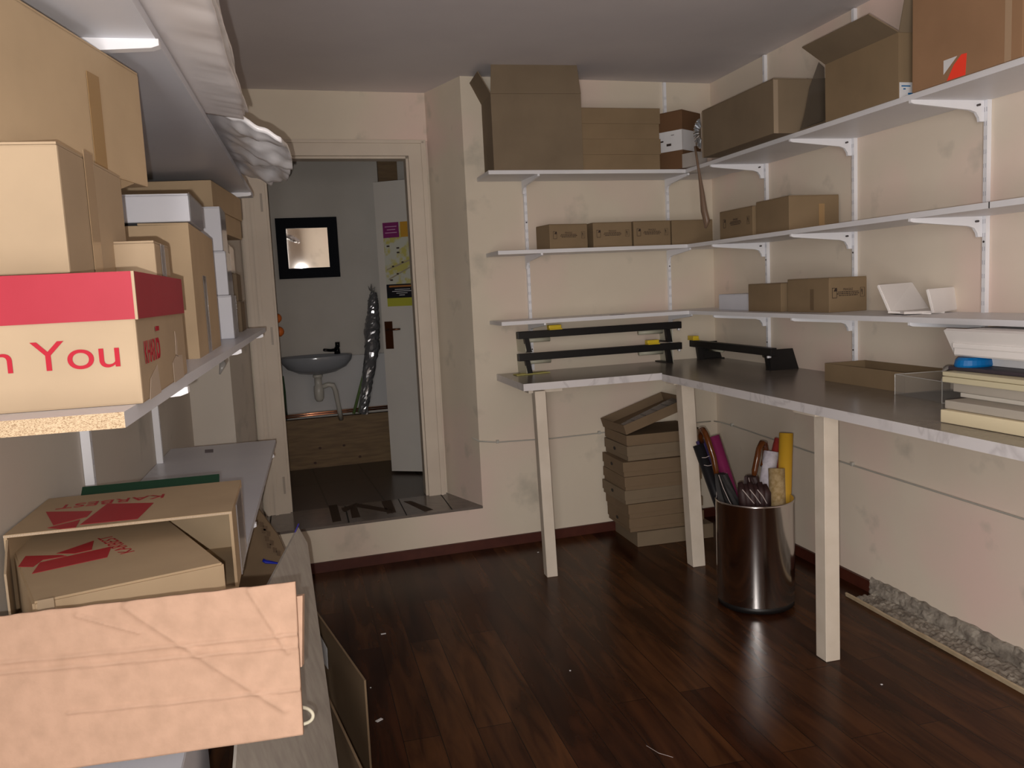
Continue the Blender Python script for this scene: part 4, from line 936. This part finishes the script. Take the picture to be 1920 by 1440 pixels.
for i in range(50):
    t = i/49; y = -2.54+1.02*t; row = []
    for j in range(34):
        s = j/33; wx = .20*(.75+.45*math.sin(PI*min(1, .25+t*.75))); x = -2.72+(wx+.012)*s
        over = max(0, x+2.655); zz = ZT2+.028 - over*.42 + .030*noise.noise(Vector((x*11, y*7, 1)))*min(1, over*12+.2) + .012*noise.noise(Vector((x*30, y*22, 5)))*min(1, over*12)
        row.append(Vector((x, y, zz)))
    g.append(row)
wavy(b, g, .012)
o = link('plastic_bag', b, BAGM, smooth=True); tag(o, 'crumpled translucent plastic bag hanging over the edge of the upper left shelf', 'plastic bag')

# ---- lower shelf
ZP = 1.035
y0, y1 = -2.845, -2.52
r = thing('open_carton', 'large carton lying on its side with upside-down KARBEST print and red logo', 'cardboard box', (-3.095, y0, ZL)); hh = ZP-ZL; W_ = .44; T = .006
b = B_(); box(b, 0, W_, 0, y1-y0, hh-T, hh); box(b, 0, W_, 0, y1-y0, 0, T); box(b, 0, T, 0, y1-y0, T, hh-T); box(b, W_-T, W_, 0, y1-y0, T, hh-T); box(b, T, W_-T, y1-y0-T, y1-y0, T, hh-T); link('body', b, K_TAN, r)
b = B_()
rnd = random.Random(4)
for k in range(150):
    x = W_*k/150; box(b, x, x+.0018, -.0012, 0, hh-T+.001, hh-.001)
o = link('corrugated_edge', b, card('corrugation', (.62, .50, .38)), r); o['kind'] = 'stuff'
b = B_(); box(b, W_+.0005, W_+.003, .10, .28, .0, hh-.01); link('tape', b, GLASSTAPE, r)
b = B_(); slab(b, [(.008, 0, 0), (.03, -.10, 0), (.03, -.10, hh*.7), (.008, 0, hh-.01)], .004); link('flap', b, K_PALE, r)
Pk = lambda px, py: atz(px, py, ZP+.001)-Vector(r.location)
b = B_()
for poly in ([(86, 960), (173, 958.5), (163, 969), (100, 985)], [(89, 990), (150, 975), (142, 989), (115, 992)], [(201, 945), (288, 943), (258, 973), (150, 984)]):
    slab(b, [Pk(*q) for q in poly][::-1], .0006)
link('printed_logo', b, REDP, r)
s, e_ = Pk(304, 931), Pk(103, 953)
d = (e_-s); d.z = 0; yv = Vector((-d.y, d.x, 0))
text('printed_word', 'KARBEST', Pk(309, 926)+Vector((0, 0, .0)), d, yv, d.length, REDP, r, height=.040)
# second carton inside
NC = at(420, 1055, 1.60); 
r = thing('inner_carton', 'smaller carton with crooked KARBEST print pushed into the big carton', 'cardboard box', (NC.x, NC.y, ZL+.006))
q = Vector(r.location); zt = NC.z
def onz2(px, py, z=zt): return atz(px, py, z)-q
TL, TR, NR, NL = onz2(12, 1005), onz2(318, 975), onz2(420, 1055), onz2(60, 1130)
TL = Vector((TL.x, TL.y, zt-q.z)); bt = [Vector((p.x, p.y, 0)) for p in (NL, NR, TR, TL)]
b = B_(); hexa(b, bt, [NL, NR, TR, TL]); bmesh.ops.bevel(b, geom=b.edges[:], offset=.004, segments=2, affect='EDGES'); link('body', b, K_TAN, r)
b = B_()
zz = zt+.0005
for poly in ([(34, 1063), (48, 1043), (115, 1041), (125, 1043), (80, 1050), (62, 1063)], [(106, 1038), (176, 1014), (172, 1031), (140, 1038)], [(60, 1076), (75, 1055), (209, 1025), (201, 1045)]):
    slab(b, [onz2(*p, zz) for p in poly][::-1], .0006)
link('printed_logo', b, REDP, r)
s, e_ = onz2(253, 1033, zz), onz2(208, 1004, zz); d = e_-s; d.z = 0
text('printed_word', 'KARBEST', s, d, Vector((-d.y, d.x, 0)), d.length, REDP, r, height=.028)
b = B_(); c = at(85, 1135, 1.36)-q; slab(b, [c+Vector(p) for p in ((-.012, 0, -.015), (.014, .0, -.015), (.014, 0, .012), (-.010, 0, .010))], .003); link('tape', b, K_PALE, r)
# green cover behind
r = thing('green_folder', 'dark green glossy folder lying behind the KARBEST cartons', 'folder', (-3.0, -2.505, ZP-.012))
A, Bq = at(140, 917, 2.22), at(412, 895, 2.22)
b = B_(); slab(b, [Vector((-3.03, -2.50, ZP-.02))-Vector(r.location), Vector((-2.71, -2.50, ZP-.02))-Vector(r.location), Vector((-2.71, -2.47, ZP+.004))-Vector(r.location), Vector((-3.03, -2.47, ZP+.004))-Vector(r.location)], .010); link('cover', b, GREENB, r)
b = B_(); box(b, -.03, .29, -.002, .045, -(ZP-.012-ZL), -.012); link('pages', b, PAPER, r)
# big pinkish front carton
r = thing('front_carton', 'creased pinkish kraft carton panel in the near left foreground', 'cardboard box', (-2.96, -3.42, ZL))
q = Vector(r.location)
TLp, TRp, BRp = at(-60, 1162, 1.245)-q, at(553, 1091, 1.25)-q, at(568, 1378, 1.25)-q
BLp = at(-60, 1470, 1.245)-q
b = B_(); nX, nZ = 60, 30; rows = []
def crease(u, v):
    h = 0
    for (u0, v0, u1, v1, wd) in ((.48, .97, .95, .18, .014), (.86, .98, .97, .55, .010), (.0, .72, 1, .66, .006), (.0, .66, 1, .58, .006), (.3, .35, 1, .30, .005), (.33, .95, .52, .80, .008)):
        du, dv = u1-u0, v1-v0; L2 = du*du+dv*dv; t = max(0, min(1, ((u-u0)*du+(v-v0)*dv)/L2)); dd = math.hypot((u-u0-t*du)*2.0, v-v0-t*dv); h += math.exp(-(dd/(wd*1.6))**2)*.0042
    return h
fn = (TRp-TLp).cross(BLp-TLp).normalized()
if fn.y > 0: fn = -fn
nX, nZ = 150, 80
for j in range(nZ+1):
    v = j/nZ; row = []
    for i in range(nX+1):
        u = i/nX; p = BLp.lerp(BRp, u).lerp(TLp.lerp(TRp, u), v)
        if j == nZ: p = p+Vector((0, 0, .002*noise.noise(Vector((u*14, 0, 0)))))
        row.append(p+fn*(crease(u, v)+.002*noise.noise(Vector((u*4, v*3, 0)))))
    rows.append(row)
fv = [[b.verts.new(p) for p in row] for row in rows]; bv = [[b.verts.new(p-fn*.005) for p in row] for row in rows]
for j in range(nZ):
    for i in range(nX):
        b.faces.new((fv[j][i], fv[j][i+1], fv[j+1][i+1], fv[j+1][i])); b.faces.new((bv[j][i], bv[j+1][i], bv[j+1][i+1], bv[j][i+1]))
for j in range(nZ):
    b.faces.new((fv[j][0], fv[j+1][0], bv[j+1][0], bv[j][0])); b.faces.new((fv[j][nX], bv[j][nX], bv[j+1][nX], fv[j+1][nX]))
for i in range(nX):
    b.faces.new((fv[0][i], bv[0][i], bv[0][i+1], fv[0][i+1])); b.faces.new((fv[nZ][i], fv[nZ][i+1], bv[nZ][i+1], bv[nZ][i]))
link('front_panel', b, K_PINK, r, True)
P0, P1, P2, P3 = at(552, 1116, 1.27)-q, at(571, 1113, 1.27)-q, at(570, 1245, 1.27)-q, at(554, 1251, 1.27)-q
b = B_(); slab(b, [P0, P1, P2, P3], -.012); link('side_flap', b, K_PINK, r)
b = B_(); slab(b, [at(556, 1250, 1.275)-q, at(563, 1250, 1.275)-q, at(570, 1372, 1.275)-q, at(558, 1376, 1.275)-q], -.003); link('side_panel', b, K_PINK, r)
b = B_(); box(b, -.14, .29, .14, .36, .003, .007); link('bottom_panel', b, K_PINK, r)
wb = at(352, 1412, 1.42)
carton('white_box', 'white box standing below the creased carton at the bottom left', (wb.x-.36, wb.y-.10, .001), 0, .36, .34, wb.z+.012, K_WHITE, 'closed')
b = B_(); tube(b, [at(562+25*math.sin(PI*k/16), 1342-16*math.cos(PI*k/16), 1.33) for k in range(17)], .0028, 10); tag(link('cable_loop', b, newmat('cream_cable', (.62, .58, .45), .35), smooth=True), 'small loop of cream cable poking out beside the creased carton', 'cable')

# ---- below the lower shelf
r = thing('leaning_board', 'greyish wood-grain board leaning against the lower left shelf', 'board', at(556, 990, 2.3))
q = Vector(r.location)
A_, B2, C2, D2 = at(556, 990, 2.3), at(573, 1020, 2.3), at(630, 1440, 2.0), at(652, 1600, 1.92)
G_, H_ = at(430, 1520, 1.6), at(455, 1180, 1.75)
nn = (C2-A_).cross(H_-A_).normalized()
def onpl(p):                      # settle a surveyed point onto the board's plane, along its line of sight
    dvec = (p-CAM); t = (A_-CAM).dot(nn)/dvec.dot(nn); return CAM+dvec*t
pts = [onpl(p)-q for p in (A_, H_, G_, D2, C2, B2)]
b = B_(); slab(b, pts, .006 if nn.dot(CAM-A_) < 0 else -.006); link('panel', b, GREYW, r)
b = B_(); off = (CAM-A_).normalized()*.006
tube(b, [at(560, 982, 2.27)-q, at(553, 998, 2.27)-q, at(556, 1012, 2.26)-q, at(555, 1030, 2.25)-q, at(545, 1045, 2.24)-q], [.004, .004, .0025, .0025, .003], 8, flat=.5); link('strap', b, newmat('dark_blue_cord', (.02, .012, .22), .4), r, True)
r = thing('folded_carton', 'brown printed carton standing on the floor under the lower left shelf', 'cardboard box', (-2.66, -1.5, 0)); q = Vector(r.location)
def aty(px, py, y):
    d = CF + CR*((px-960)/F_PX) - CU*((py-720)/F_PX); return CAM + d*((y-CAM.y)/d.y)
YC = -1.42; newmat_fm = newmat('faded_print', (.11, .07, .04), .8)
A3, B3, C3 = aty(478, 945, YC), aty(522, 1005, YC), aty(560, 1095, YC)
b = B_(); slab(b, [x-q for x in (Vector((A3.x-.12, YC, .001)), Vector((C3.x+.05, YC, .001)), C3, B3, A3, Vector((A3.x-.12, YC, A3.z-.10)))], -.02); link('panel', b, K_BROWN, r)
for i, (x, y) in enumerate(((486, 978), (493, 985), (499, 995), (490, 990), (496, 1005), (505, 1012), (500, 1018), (511, 1026), (518, 1032))):
    c = aty(x, y, YC-.0205)-q; b = B_(); slab(b, [c, c+Vector((.016, 0, -.006)), c+Vector((.014, 0, -.024)), c+Vector((.001, 0, -.02))], -.001); link('printed_mark', b, newmat_fm, r)
b = B_(); tube(b, [aty(493, 1050, YC-.028), aty(498, 1053, YC-.028), aty(520, 1056, YC-.028), aty(535, 1056, YC-.028)], [.014, .016, .008, .008], 10, flat=.4); tag(link('blue_strap', b, BLUE, smooth=True), 'short bright blue strap in front of the brown printed carton', 'strap')
# flattened cartons standing along the floor
def upright_carton(label, pts, th, extra=None, mat=K_BROWN):
    r = thing('flattened_carton', label, 'cardboard box', (pts[0][0], pts[0][1], 0)); q = Vector(r.location)
    b = B_(); slab(b, [Vector(p)-q for p in pts], th); link('panel', b, mat, r); return r, q
zt_ = .42
t0, t1 = atz(575, 1118, zt_), atz(686, 1275, .36)
r, q = upright_carton('flattened brown carton with a white label leaning by the grey board, rear one', [(t0.x, t0.y, 0.001), (t1.x+.0, t1.y+.02, 0.001), tuple(t1), tuple(t0)], .006, mat=K_BROWN)
dd = (t1-t0); dd.z = 0; dn_ = dd.normalized(); side = Vector((-dn_.y, dn_.x, 0)); side = side if side.x > 0 else -side
pn = (Vector((t1.x, t1.y, 0))-Vector((t0.x, t0.y, 0))).cross(Vector((0, 0, 1))).normalized()
if pn.dot(CAM-t0) < 0: pn = -pn
def onc(px, py, e=.0145):
    d = CF + CR*((px-960)/F_PX) - CU*((py-720)/F_PX); o_ = t0+pn*e; return CAM+d*((o_-CAM).dot(pn)/d.dot(pn))
b = B_(); slab(b, [onc(*p)-q for p in ((594, 1180), (613, 1216), (615, 1255), (602, 1236))], .0008); link('label', b, PAPER, r)
u0, u1 = atz(598, 1296, .30), atz(684, 1400, .26)
r, q = upright_carton('flattened brown carton leaning nearest the camera below the rear one', [(u0.x+.03, u0.y, .001), (u1.x+.03, u1.y-.4, .001), (u1.x+.02, u1.y-.4, .30), (u0.x+.01, u0.y, .33)], .006, mat=K_BROWN)
